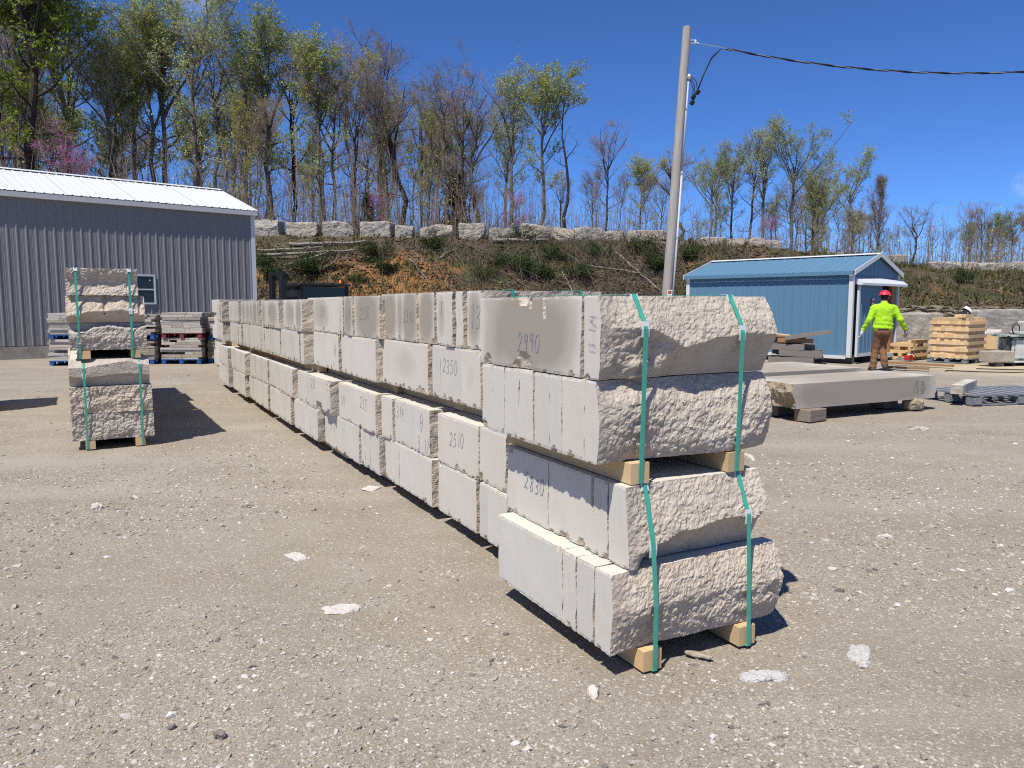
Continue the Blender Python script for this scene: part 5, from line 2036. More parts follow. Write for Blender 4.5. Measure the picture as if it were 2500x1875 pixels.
def worker():
    T = thing('person', 'man in red hard hat, lime shirt and brown trousers walking away', 'person', (8.36, 17.38, 0), R(-14))
    nz = lambda p, s, a: a * fbm(p * s, 2)
    sh_l, sh_r = (-.195, 0, 1.425), (.205, .01, 1.425)
    el_l, el_r = (-.30, -.06, 1.17), (.335, -.05, 1.18)
    wr_l, wr_r = (-.405, .01, .945), (.475, .06, .965)

    def shirt(p):
        f = smin([sd_ell(p, (0, 0, .99), (.208, .15, .17)), sd_ell(p, (0, .0, 1.15), (.208, .15, .2)), sd_ell(p, (.005, .0, 1.35), (.212, .138, .18)),
                  sd_cone(p, (-.15, 0, 1.425), (.16, 0, 1.425), .085, .085), sd_cone(p, (0, -.01, 1.46), (.01, 0, 1.535), .09, .068)], .06)
        for a, b, c in ((sh_l, el_l, wr_l), (sh_r, el_r, wr_r)):
            arm = smin([sd_cone(p, a, b, .083, .066), sd_cone(p, b, c, .064, .047)], .03)
            f = smin([f, arm], .035)
        f = f + nz(p, 8, .012) + .006 * np.sin(p[:, 2] * 62 + 5 * p[:, 0]) * sstep(1.25, 1.0, p[:, 2])
        hem = .875 + .02 * np.sin(p[:, 0] * 9) - p[:, 2]
        return np.where(np.abs(p[:, 0]) < .26, np.maximum(f, hem), f)
    sdf_part('shirt', shirt, (-.56, -.26, .86), (.6, .26, 1.62), .0125, 'shirt', T)

    lk, la = (-.115, .07, .50), (-.17, .0, .10)
    rk, ra = (.03, .12, .53), (.05, -.12, .17)

    def pants(p):
        f = smin([sd_ell(p, (-.015, -.005, .93), (.182, .138, .13)), sd_ell(p, (-.075, -.05, .88), (.10, .10, .10)), sd_ell(p, (.06, -.05, .88), (.10, .10, .10))], .04)
        for hp, k, a in (((-.08, 0, .88), lk, la), ((.06, 0, .88), rk, ra)):
            leg = smin([sd_cone(p, hp, k, .108, .083), sd_cone(p, k, a, .081, .074)], .03)
            f = smin([f, leg], .025)
        return f + nz(p, 10, .007) + .005 * np.sin(p[:, 2] * 55 + 8 * p[:, 0]) * sstep(.75, .3, p[:, 2])
    sdf_part('trousers', pants, (-.36, -.3, .02), (.3, .28, 1.06), .0125, 'trousers', T)

    for a, toe, heel in ((la, (-.20, .17, .045), (-.175, -.06, .045)), (ra, (.13, .06, .045), (.05, -.17, .12))):
        def boot(p, a=a, toe=toe, heel=heel):
            return np.maximum(smin([sd_cone(p, a, heel, .058, .045), sd_cone(p, heel, toe, .045, .043), sd_cone(p, (a[0], a[1], a[2] + .06), a, .06, .055)], .02), .002 - p[:, 2])
        sdf_part('boot', boot, np.array(a) + (-.16, -.2, -.14), np.array(a) + (.2, .34, .16), .01, 'boot', T)
    MB().tube([(-.19, 0, .965), (-.1, .14, .965), (.08, .14, .965), (.165, 0, .965), (.08, -.145, .965), (-.1, -.145, .965), (-.19, 0, .965)], .016, 6).build('belt', 'boot', T, smooth=True)
    hand(T, (-.422, .016, .905), (-.16, .05, -1), (.2, 1, 0), .9, 'glove')
    h = hand(T, (.492, .068, .925), (.18, .12, -1), (-.1, 1, 0), 1.3, 'glove_dark')
    head_parts(T, (.015, .03, 1.675), R(-24), R(-4), 'hat_red')
    t = thing('ring_wrench', 'small ring-ended steel tool held in the walking man right glove', 'tool', (8.36, 17.38, 0), R(-14))
    mb = MB().tube([(.49, .06, .86), (.50, .075, .78)], .007, 6)
    mb.tube([(.50 + .03 * math.sin(k / 10 * 2 * math.pi), .08, .745 + .036 * math.cos(k / 10 * 2 * math.pi)) for k in range(11)], .007, 6)
    mb.build('ring_and_shank', 'steel', t)


worker()


def worker_two():
    T = thing('person', 'man in white hard hat and black shirt bending behind the lumber stack', 'person', (12.88, 22.35, .0), R(8))
    T.scale = (1.05, 1.05, 1.05)

    def shirt(p):
        f = smin([sd_ell(p, (-.10, 0, .92), (.16, .17, .15)), sd_ell(p, (.0, 0, 1.02), (.17, .18, .14)), sd_cone(p, (-.05, 0, .98), (.14, 0, 1.10), .15, .155), sd_cone(p, (.14, -.17, 1.10), (.14, .17, 1.10), .08, .08)], .05)
        for s in (-1, 1):
            f = smin([f, sd_cone(p, (.15, s * .2, 1.09), (.24, s * .23, .84), .075, .06)], .03)
        return np.maximum(f + .006 * fbm(p * 9, 2), .86 - p[:, 2])
    sdf_part('shirt', shirt, (-.4, -.4, .78), (.5, .4, 1.4), .015, 'black_cloth', T)

    def skin(p):
        f = 9.0
        for s in (-1, 1):
            f = np.minimum(f, sd_cone(p, (.24, s * .23, .85), (.38, s * .16, .66), .045, .032))
        return f
    sdf_part('forearms', skin, (.1, -.35, .55), (.5, .35, .95), .012, 'skin', T)

    def pants(p):
        f = sd_ell(p, (-.12, 0, .88), (.15, .18, .14))
        for s in (-1, 1):
            leg = smin([sd_cone(p, (-.12, s * .09, .86), (-.02, s * .11, .48), .10, .08), sd_cone(p, (-.02, s * .11, .48), (-.08, s * .12, .08), .08, .07)], .03)
            f = smin([f, leg], .03)
        return f + .006 * fbm(p * 10, 2)
    sdf_part('trousers', pants, (-.4, -.35, 0), (.3, .35, 1.1), .015, 'trousers', T)
    for s in (-1, 1):
        sdf_part('boot', lambda p, s=s: np.maximum(smin([sd_cone(p, (-.08, s * .12, .12), (-.09, s * .12, .05), .06, .05), sd_cone(p, (-.09, s * .12, .05), (.12, s * .13, .045), .05, .043)], .02), .002 - p[:, 2]),
                 (-.22, s * .12 - .12, -.03), (.24, s * .12 + .12, .25), .012, 'boot', T)
        hand(T, (.39, s * .15, .64), (.5, 0, -.8), (0, -s, 0), .9, 'glove_dark')
    head_parts(T, (.27, 0, 1.215), R(-90), R(-42), 'hat_white')


worker_two()


# ---------------------------------------------------------------- quarry blocks along the crest of the bank
def px_ray(px, py):
    u, v = (px - 1250) / 1878, -(py - 937.5) / 1878
    cp, sp = math.cos(PITCH), math.sin(PITCH)
    return u, cp + v * sp, -sp + v * cp


def hill_hit(px, py):
    """where the line of sight through a photo point meets the bank"""
    u, y, z = px_ray(px, py)
    t = np.linspace(30, 60, 900) / y
    zz = hill_z(u * t, y * t)
    k = int(np.argmax(zz > EYE + z * t)) if (zz > EYE + z * t).any() else len(t) - 1
    return np.array([u * t[k], y * t[k], zz[k]])


def crest_blocks():
    V = 1.1302
    rows = [  # view-space x0, x1, top, bottom, label
        (548, 617, 482, 512, 'pale flat-topped block nearest the grey building on the bank'),
        (626, 698, 484, 511, 'rough-faced block with dark pits, second from the grey building'),
        (702, 770, 488, 516, 'low smooth wedge block, third from the grey building'),
        (783, 855, 486, 514, 'tall yellowish block with a broken corner on the bank'),
        (857, 897, 493, 516, 'small squarish block right beside the tall yellowish block'),
        (908, 980, 493, 519, 'long rough white block standing clear between gaps on the bank'),
        (993, 1052, 490, 520, 'tall white block above the bare clay scar'),
        (1055, 1115, 498, 518, 'low white block partly behind brush above the clay scar'),
        (1118, 1186, 495, 525, 'tilted white block leaning to one side above the brush'),
        (1188, 1236, 500, 524, 'dark-faced block between the tilted block and a peaked one'),
        (1236, 1300, 497, 521, 'peaked beige block on the bank above the row'),
        (1301, 1346, 503, 521, 'short grey block beside the peaked beige block'),
        (1348, 1434, 505, 523, 'longest beige block, just left of the utility pole'),
        (1505, 1560, 515, 528, 'low pale block just right of the utility pole'),
        (1563, 1606, 520, 532, 'small pale block, second right of the utility pole'),
        (1608, 1642, 524, 538, 'small tan block, third right of the utility pole'),
        (1645, 1676, 529, 542, 'dark small block, fourth right of the utility pole'),
        (1775, 1812, 542, 552, 'thin flat rock above the roof of the blue shed'),
        (1908, 1948, 566, 584, 'grey block just past the ridge of the blue shed'),
        (1988, 2066, 570, 586, 'long pale block on the far bank right of the shed'),
        (2068, 2094, 571, 586, 'short pale block on the far bank between two long ones'),
        (2096, 2150, 570, 586, 'second long pale block on the far bank'),
        (2152, 2235, 568, 585, 'pale block on the far bank cut by the picture edge'),
    ]
    for k, (x0, x1, yt, yb, lb) in enumerate(rows):
        xm = (x0 + x1) / 2 * V
        Y = float(crest_y((xm - 1250) / 1878 * 40)) + .35
        X = (xm - 1250) / 1878 * Y
        Y = float(crest_y(X)) + .35
        X = (xm - 1250) / 1878 * Y * .996
        w = (x1 - x0) * V / 1878 * Y
        h = (yb - yt) * V / 1878 * Y
        zz = float(hill_z(np.array([X]), np.array([Y - .3]))[0]) - .14
        o = obj('quarry_block', rock_mesh('quarry_block', w * .93, max(.9, w * .55), h + .16, 900 + k, 'boulder', 26, 14 if k % 3 else 20, .06, 2.6, cut=.66), None, (X, Y, zz), ((.0, .0, ((k * 37) % 11 - 5) * .035)))
        if 'tilted' in lb:
            o.rotation_euler = (0, .13, .1)
        tag(o, lb, 'stone block', 'quarry blocks along the top of the bank')


crest_blocks()


# ---------------------------------------------------------------- fallen logs, brush, shrubs and grass on the bank
def logs():
    V = 1.1302
    L = [((556, 556), (768, 545), .09, 'long pale log lying level along the bank, lowest of three'),
         ((560, 545), (700, 538), .07, 'thin log lying along the bank near the grey building'),
         ((625, 533), (812, 527), .10, 'straight log lying just below the quarry blocks'),
         ((618, 578), (712, 548), .08, 'slanting log propped on the bank behind the forklift'),
         ((1065, 524), (1185, 524), .11, 'bare tan log lying under the tilted block'),
         ((1365, 522), (1445, 531), .10, 'pale branch lying just left of the utility pole'),
         ((1470, 532), (1560, 524), .13, 'thick split log lying right of the utility pole'),
         ((1330, 548), (1425, 632), .06, 'long pale stem slanting down the brush by the pole'),
         ((1260, 575), (1380, 592), .05, 'thin stem lying across the brush pile'),
         ((1215, 590), (1238, 636), .045, 'short bare stick standing out of the brush pile'),
         ((885, 560), (925, 612), .04, 'thin pale stick slanting over the orange clay'),
         ((950, 560), (985, 540), .05, 'crooked stub sticking out near the clay scar')]
    for k, (a, b, r, lb) in enumerate(L):
        p, q = hill_hit(a[0] * V, a[1] * V), hill_hit(b[0] * V, b[1] * V)
        n = 9
        rs = random.Random(k)
        pts = []
        for i in range(n):
            t = i / (n - 1)
            w = p * (1 - t) + q * t
            hz = float(hill_z(np.array([w[0]]), np.array([w[1]]))[0])
            pts.append((w[0] + rs.uniform(-.04, .04), w[1] - .12, max(w[2], hz) + r * .9 + rs.uniform(-.03, .03)))
        mb = MB().tube(pts, [r * (1 - .5 * i / (n - 1)) for i in range(n)], 8)
        for i in range(3):
            c = Vector(pts[2 + i * 2])
            mb.tube([c, c + Vector((rs.uniform(-.3, .3), -.2, rs.uniform(.1, .4))), c + Vector((rs.uniform(-.6, .6), -.3, rs.uniform(.2, .6)))], [r * .3, r * .2, r * .08], 5)
        tag(mb.build('fallen_log', 'deadwood'), lb, 'log', 'logs and sticks lying on the bank')


logs()


def brush():
    rs = np.random.RandomState(21)
    mb_v, mb_f, base = [], [], 0

    def stick(p, d, r):
        nonlocal base
        d = np.asarray(d)
        a = np.cross(d, (0.3, .2, 1.0))
        a /= np.linalg.norm(a)
        b = np.cross(a, d)
        b /= np.linalg.norm(b)
        k = [a * r, (-.5 * a + .87 * b) * r, (-.5 * a - .87 * b) * r]
        m = p + d * .5 + rs.normal(size=3) * .06 * np.linalg.norm(d)
        for c, s in ((p, 1), (m, .75), (p + d, .25)):
            mb_v.extend([c + q * s for q in k])
        for i in (0, 3):
            for j in range(3):
                mb_f.append((base + i + j, base + i + (j + 1) % 3, base + i + 3 + (j + 1) % 3, base + i + 3 + j))
        base += 9
    n = 0
    while n < 7000:
        if rs.rand() < .55:
            x = rs.normal(4.3, 4.2)
        else:
            x = rs.uniform(-16, 33)
        if x > 9 and rs.rand() < .35:
            continue
        ty, cy = float(toe_y(x)), float(crest_y(x))
        y = rs.uniform(ty + .4, cy + .4)
        z = float(hill_z(np.array([x]), np.array([y]))[0])
        ln = rs.gamma(2.0, .42)
        el = rs.normal(.25, .45)
        az = rs.uniform(0, 2 * math.pi)
        d = np.array([math.cos(az) * math.cos(el), math.sin(az) * math.cos(el) * .7, math.sin(el) + .25 * math.sin(az)]) * ln
        stick(np.array([x, y - .05, z + .02]), d, rs.uniform(.005, .012) * (1 + .3 * ln))
        n += 1
    o = obj('brush', mesh_from('brush', np.array(mb_v), mb_f, 'brush_twig'))
    o['kind'] = 'stuff'
    o['label'] = 'tangled dead twigs and cut brush covering the bank'


brush()


def blades():
    """grass, weeds and dry leaves on the bank"""
    rs = np.random.RandomState(5)
    for nm, mat, n, hgt, wd, seed, lb in (('weeds', 'grass', 42000, .24, .018, 3, 'thin green and tan weeds growing on the bank'), ('leaf_litter', 'litter', 30000, .03, .045, 9, 'dry brown leaves scattered over the bank')):
        x = rs.uniform(-40, 42, n)
        s = rs.rand(n) ** (.8 if nm == 'weeds' else 1)
        y = toe_y(x) + (crest_y(x) - toe_y(x)) * (s * 1.12 + .01)
        p = np.stack([x * .35, y * .35, 0 * x + seed], 1)
        k = fbm(p, 3) + (.25 * (x > 16) if nm == 'weeds' else 0) > -.1
        x, y = x[k], y[k]
        z = hill_z(x, y)
        n = len(x)
        a = rs.rand(n) * 6.283
        h = hgt * rs.gamma(3, .33, n)
        w = wd * (1 + rs.rand(n))
        le = rs.normal(0, .35, (n, 2))
        c = np.stack([x, y - .02, z], 1)
        dx = np.stack([np.cos(a) * w, np.sin(a) * w, 0 * w], 1)
        if nm == 'weeds':
            v = np.stack([c - dx, c + dx, c + np.stack([le[:, 0] * h, le[:, 1] * h, h], 1)], 1)
            f = np.arange(n * 3).reshape(-1, 3)
        else:
            dy = np.stack([-np.sin(a) * w, np.cos(a) * w, rs.rand(n) * w], 1)
            c[:, 2] += .03
            v = np.stack([c - dx, c - dy, c + dx, c + dy], 1)
            f = np.arange(n * 4).reshape(-1, 4)
        o = obj(nm, mesh_from(nm, v.reshape(-1, 3), f, mat))
        o['kind'] = 'stuff'
        o['label'] = lb


blades()


def leaf_cloud(rs, centers, radii, n, size, flat=1.0):
    """n small leaf faces spread through the volumes given"""
    centers, radii = np.asarray(centers, float), np.asarray(radii, float)
    i = rs.randint(0, len(centers), n)
    d = rs.normal(size=(n, 3))
    d /= np.linalg.norm(d, axis=1)[:, None]
    p = centers[i] + d * (radii[i] * rs.rand(n) ** .45)[:, None] * np.array([1, 1, flat])
    return leaf_quads(rs, p, size)


def leaf_quads(rs, p, size):
    n = len(p)
    a = rs.normal(size=(n, 3))
    a /= np.linalg.norm(a, axis=1)[:, None]
    b = np.cross(a, rs.normal(size=(n, 3)))
    b /= np.linalg.norm(b, axis=1)[:, None] + 1e-9
    s = size * (.55 + .9 * rs.rand(n))[:, None]
    v = np.stack([p - a * s, p + b * s * .55, p + a * s, p - b * s * .55], 1).reshape(-1, 3)
    return v, np.arange(n * 4).reshape(-1, 4)


def shrubs():
    V = 1.1302
    protos = []
    for k in range(4):
        rs = np.random.RandomState(60 + k)
        mb = MB()
        cs, rr = [], []
        for j in range(9):
            az, el = rs.rand() * 6.28, rs.uniform(.2, 1.2)
            L = rs.uniform(.5, 1.0)
            e = np.array([math.cos(az) * math.cos(el), math.sin(az) * math.cos(el), math.sin(el)]) * L
            mb.tube([(0, 0, -.1), tuple(e * .5 + rs.normal(size=3) * .05), tuple(e)], [.03, .02, .008], 5)
            cs += [e * .6, e * .95, e * 1.15]
            rr += [.24, .34, .3]
        v, f = leaf_cloud(rs, cs, rr, 3600, .032, .8)
        protos.append((mb.mesh('stem', 'bark_dark'), mesh_from('foliage', v, f, 'needle' if k % 2 else 'bush_leaf')))
    L = [(590, 605, 1.1, 'dark green shrub beside the grey building'), (690, 588, 1.3, 'broad green shrub behind the forklift'), (818, 556, 1.15, 'green shrub above the orange clay, near the middle blocks'),
         (835, 592, 1.0, 'dark shrub low on the bank left of the clay scar'), (935, 538, 1.0, 'grey-green shrub just under the long rough block'), (1132, 520, .95, 'bright green shrub under the tilted block'),
         (1100, 580, 1.1, 'dark shrub right of the clay scar'), (1150, 606, 1.35, 'large dark shrub in the brush, lower one'), (1190, 560, 1.0, 'green shrub in the middle of the brush'),
         (1290, 555, .9, 'low green shrub above the brush pile'), (1380, 545, 1.1, 'green shrub left of the pole top of the bank'), (1415, 585, 1.2, 'dark shrub beside the utility pole'),
         (570, 575, .9, 'small green shrub below the logs'), (760, 612, .8, 'small shrub just above the row behind forklift'), (1045, 600, .8, 'small shrub at the foot of the clay scar'),
         (1490, 560, .8, 'small green shrub right of the utility pole'), (2080, 610, .9, 'low shrub on the grassy bank right of the shed'), (1240, 600, 1.0, 'dark shrub low in the brush pile')]
    for k, (x, y, s, lb) in enumerate(L):
        p = hill_hit(x * V, y * V)
        T = thing('shrub', lb, 'shrub', tuple(p), k * 1.3, 'evergreen shrubs on the bank')
        T.scale = (s, s, s * .8)
        st, fo = protos[k % 4]
        obj('stem', st, T)
        obj('foliage', fo, T)


shrubs()


# ---------------------------------------------------------------- trees
class Tree:
    def __init__(self, seed, H, r, start, spread, limbs, sec, twigs, up=.5, leaf=None, leaf_n=4, leaf_s=.09, bark='bark_grey', twig='twig', wander=.25, fork=0, lo_el=.25, hi_el=1.15, tw=.011, top_bias=1.0, round_=False, leaf_from=0.0, leaders=0):
        rs = random.Random(seed)
        self.rs = rs
        T, C = MB(), MB()
        leaf_p = []
        n = 11
        tx = ty = 0.0
        HT = H * (.66 if leaders else 1.0)
        trunk = []
        for i in range(n):
            trunk.append(Vector((tx, ty, HT * i / (n - 1))))
            tx += rs.gauss(0, wander * H / 90)
            ty += rs.gauss(0, wander * H / 90)
        rad = [r * (1.18 if i == 0 else 1) * (1 - (.55 if leaders else .88) * (i / (n - 1)) ** 1.1) for i in range(n)]
        T.tube([p - Vector((0, 0, .8 if i == 0 else 0)) for i, p in enumerate(trunk)], rad, 8, False)

        def at(f):
            q = f * (n - 1)
            i = min(int(q), n - 2)
            return trunk[i].lerp(trunk[i + 1], q - i), rad[i] + (rad[i + 1] - rad[i]) * (q - i)

        def vec(az, el):
            return Vector((math.cos(az) * math.cos(el), math.sin(az) * math.cos(el), math.sin(el)))

        az = rs.random() * 6.28
        stems = []
        for k in range(leaders):
            f = rs.uniform(.7, 1.0) if k else 1.0
            p, pr = at(f * .999)
            az += 2 * math.pi / leaders + rs.gauss(0, .35)
            el0 = rs.uniform(.95, 1.28) if k else 1.4
            d = vec(az, el0)
            Lr = (H * rs.uniform(.80, .95) - p.z) / max(.7, math.sin(el0) + .04)
            pts = [p]
            q = p.copy()
            for i in range(7):
                d = (d + Vector((rs.gauss(0, .13), rs.gauss(0, .13), .05 + rs.gauss(0, .08)))).normalized()
                q = q + d * (Lr / 7)
                pts.append(q.copy())
            rr = [max(.03, pr * .72 * (1 - .82 * i / 7)) for i in range(8)]
            T.tube(pts, rr, 6, False)
            stems.append((pts, rr))
        for k in range(limbs):
            if leaders and k >= limbs * .18:
                pts_, rr_ = stems[k % leaders]
                w = rs.uniform(.12, .98)
                i = min(int(w * 7), 6)
                p, pr = pts_[i].lerp(pts_[i + 1], w * 7 - i), rr_[i]
                g = .25 + .75 * w
                az = rs.random() * 6.28
                shape = 1.0 - .5 * w ** 2
                el = rs.uniform(lo_el, hi_el * .9)
            else:
                f = start + (0.985 - start) * ((k + rs.random()) / (limbs * (.2 if leaders else 1))) ** top_bias
                f = min(f, .98)
                p, pr = at(f)
                az += 2.4 + rs.gauss(0, .4)
                g = (f - start) / (1 - start)
                shape = math.sin(math.pi * min(1, .18 + .82 * g)) ** .7 if round_ else float(np.interp(g, [0, .25, .6, .85, 1], [.7, 1, .95, .7, .38]))
                el = lo_el + (hi_el - lo_el) * g + rs.gauss(0, .12)
            L = spread * H * shape * rs.uniform(.7, 1.15)
            d = vec(az, el)
            pts = [p]
            q = p.copy()
            m = 6
            for i in range(m):
                d = (d + Vector((rs.gauss(0, .16), rs.gauss(0, .16), up * .22 + rs.gauss(0, .12)))).normalized()
                q = q + d * (L / m)
                pts.append(q.copy())
            r0 = max(.018, min(pr * .55, .022 * L + .01))
            T.tube(pts, [r0 * (1 - .8 * i / m) for i in range(m + 1)], 5, False)
            for j in range(sec):
                u = .22 + .78 * (j + rs.random()) / sec
                i = min(int(u * m), m - 1)
                s = pts[i].lerp(pts[i + 1], u * m - i)
                base_d = (pts[i + 1] - pts[i]).normalized()
                d2 = (base_d * .8 + Vector((rs.gauss(0, .6), rs.gauss(0, .6), rs.gauss(.15 + up * .35, .4)))).normalized()
                L2 = max(.7, L * rs.uniform(.22, .45) * (1.15 - .5 * u))
                mid = s + d2 * L2 * .5
                d3 = (d2 + Vector((rs.gauss(0, .25), rs.gauss(0, .25), up * .35 + rs.gauss(0, .15)))).normalized()
                e = mid + d3 * L2 * .5
                r2 = max(.012, r0 * .38 * (1 - .5 * u))
                C.tube([s, mid, e], [r2, r2 * .7, tw * .6], 4, False)
                for t in range(twigs):
                    w = .15 + .85 * rs.random()
                    b = s.lerp(mid, w * 2) if w < .5 else mid.lerp(e, w * 2 - 1)
                    dt = (d3 * .7 + Vector((rs.gauss(0, .6), rs.gauss(0, .6), rs.gauss(up * .5, .45)))).normalized()
                    Lt = rs.uniform(.35, 1.0) * (.55 + .03 * H)
                    c = b + dt * Lt * .55 + Vector((rs.gauss(0, .05), rs.gauss(0, .05), 0))
                    z = b + dt * Lt + Vector((rs.gauss(0, .12), rs.gauss(0, .12), up * .12))
                    C.tube([b, c, z], [tw, tw * .75, tw * .3], 3, False)
                    # a side shoot
                    v = c + Vector((rs.gauss(0, .3), rs.gauss(0, .3), rs.gauss(.2, .2))) * (.5 + .02 * H)
                    C.tube([c, v], [tw * .7, tw * .3], 3, False)
                    if leaf:
                        for h in range(leaf_n):
                            a = rs.choice(((b, c), (c, z), (c, v), (c, z)))
                            leaf_p.append(a[0].lerp(a[1], rs.uniform(.3, 1.08)) + Vector((rs.gauss(0, .07), rs.gauss(0, .07), rs.gauss(0, .07))))
        self.trunk = T.mesh('trunk', bark)
        nw = len(C.f)
        v, fc = np.array(C.v), C.f
        if leaf_p:
            lv, lf = leaf_quads(np.random.RandomState(seed), np.array([tuple(p) for p in leaf_p]), leaf_s)
            b = len(v)
            v = np.concatenate([v, lv])
            fc = list(fc) + [tuple(int(i) + b for i in q) for q in lf]
        mi = [0] * nw + [1] * (len(fc) - nw)
        self.crown = mesh_from('crown', v, fc, [twig, leaf or twig], mi)
        self.H = max(float(v[:, 2].max()), H * .9)


PROTO = {}


def protos():
    P = PROTO
    for k in range(3):
        P['poplar%d' % k] = Tree(10 + k, 20, .24, .46, .16, 44, 5, 6, .6, 'leaf_poplar', 5, .08, lo_el=.1, hi_el=1.15, twig='twig', tw=.0075, leaders=6)
        P['bare%d' % k] = Tree(20 + k, 19, .21, .40, .17, 40, 5, 6, .35, 'leaf_bud', 1, .05, lo_el=.0, hi_el=1.1, bark='bark_dark' if k == 1 else 'bark_grey', twig='twig_red' if k == 1 else 'twig', wander=.7, tw=.0072, leaders=6 + k % 2)
        P['slim%d' % k] = Tree(30 + k, 14, .10, .30, .14, 26, 4, 6, .5, 'leaf_bud' if k else 'leaf_spring', 2, .055, lo_el=.2, hi_el=1.15, wander=.8, tw=.007, leaders=4)
    for k in range(2):
        P['green%d' % k] = Tree(40 + k, 21, .32, .30, .19, 52, 5, 7, .2, 'leaf_green', 9, .10, lo_el=-.1, hi_el=1.0, bark='bark_dark', wander=.6, leaders=7)
        P['spring%d' % k] = Tree(50 + k, 18, .21, .40, .16, 44, 5, 6, .5, 'leaf_spring', 7, .085, lo_el=.1, hi_el=1.1, wander=.6, tw=.008, leaders=6)
        P['yellow%d' % k] = Tree(60 + k, 13, .12, .22, .24, 16, 7, 6, .6, 'leaf_yellow', 6, .08, lo_el=.4, hi_el=1.15, wander=.7, tw=.008)
        P['redbud%d' % k] = Tree(70 + k, 6, .09, .2, .33, 12, 6, 5, .15, 'petal_purple', 7, .045, lo_el=.25, hi_el=.9, bark='bark_dark', wander=1.4, tw=.008)
        P['gnarl%d' % k] = Tree(80 + k, 14, .26, .3, .19, 34, 5, 7, .2, None, 0, .06, bark='bark_dark', lo_el=.0, hi_el=1.0, wander=1.3, tw=.0085, leaders=6)
    P['egg'] = Tree(90, 13, .18, .20, .26, 34, 8, 7, 1.0, 'leaf_bud', 1, .05, lo_el=.65, hi_el=1.3, twig='twig', round_=True)
    P['dogwood'] = Tree(92, 6, .08, .25, .40, 8, 5, 4, .0, 'petal_white', 2, .06, lo_el=.0, hi_el=.6, wander=1.0, tw=.008)
    P['cedar'] = Tree(94, 7, .11, .06, .17, 40, 6, 7, .5, 'needle', 9, .075, lo_el=.2, hi_el=1.0, bark='bark_dark', tw=.008)
    P['snag'] = Tree(96, 15, .20, .45, .22, 7, 3, 3, .5, None, 0, .06, bark='bark_dark', twig='bark_dark', lo_el=.5, hi_el=1.0, wander=1.4)


protos()
WORD = {'poplar': ('tall poplar in pale green haze', 'poplar_tree'), 'bare': ('tall bare budding tree', 'budding_tree'), 'slim': ('slim bare young tree', 'young_tree'),
        'green': ('broad tree in fresh green leaf', 'leafy_tree'), 'spring': ('tall yellow-green tree', 'spring_tree'), 'yellow': ('slender yellow-flowered tree', 'flowering_tree'),
        'redbud': ('small purple-flowering redbud', 'redbud_tree'), 'gnarl': ('dark bare crooked tree', 'gnarled_tree'), 'egg': ('bare tree with egg-shaped crown', 'bare_tree'),
        'dogwood': ('small white-flowering tree', 'dogwood_tree'), 'cedar': ('small dark evergreen cedar', 'cedar_tree'), 'snag': ('half-dead tree with crooked limb', 'dead_tree')}


def plant(kind, X, Y, Hh, rz, label, group):
    pr = PROTO[kind]
    base = ''.join(c for c in kind if not c.isdigit())
    z = float(hill_z(np.array([X]), np.array([Y]))[0])
    T = thing(WORD[base][1], label, 'tree', (X, Y, z - .05), rz, group)
    s = Hh / pr.H
    sw = s * (1 if s < 1.15 else .95)
    T.scale = (sw, sw, s)
    obj('trunk', pr.trunk, T)
    obj('crown', pr.crown, T)
    return T


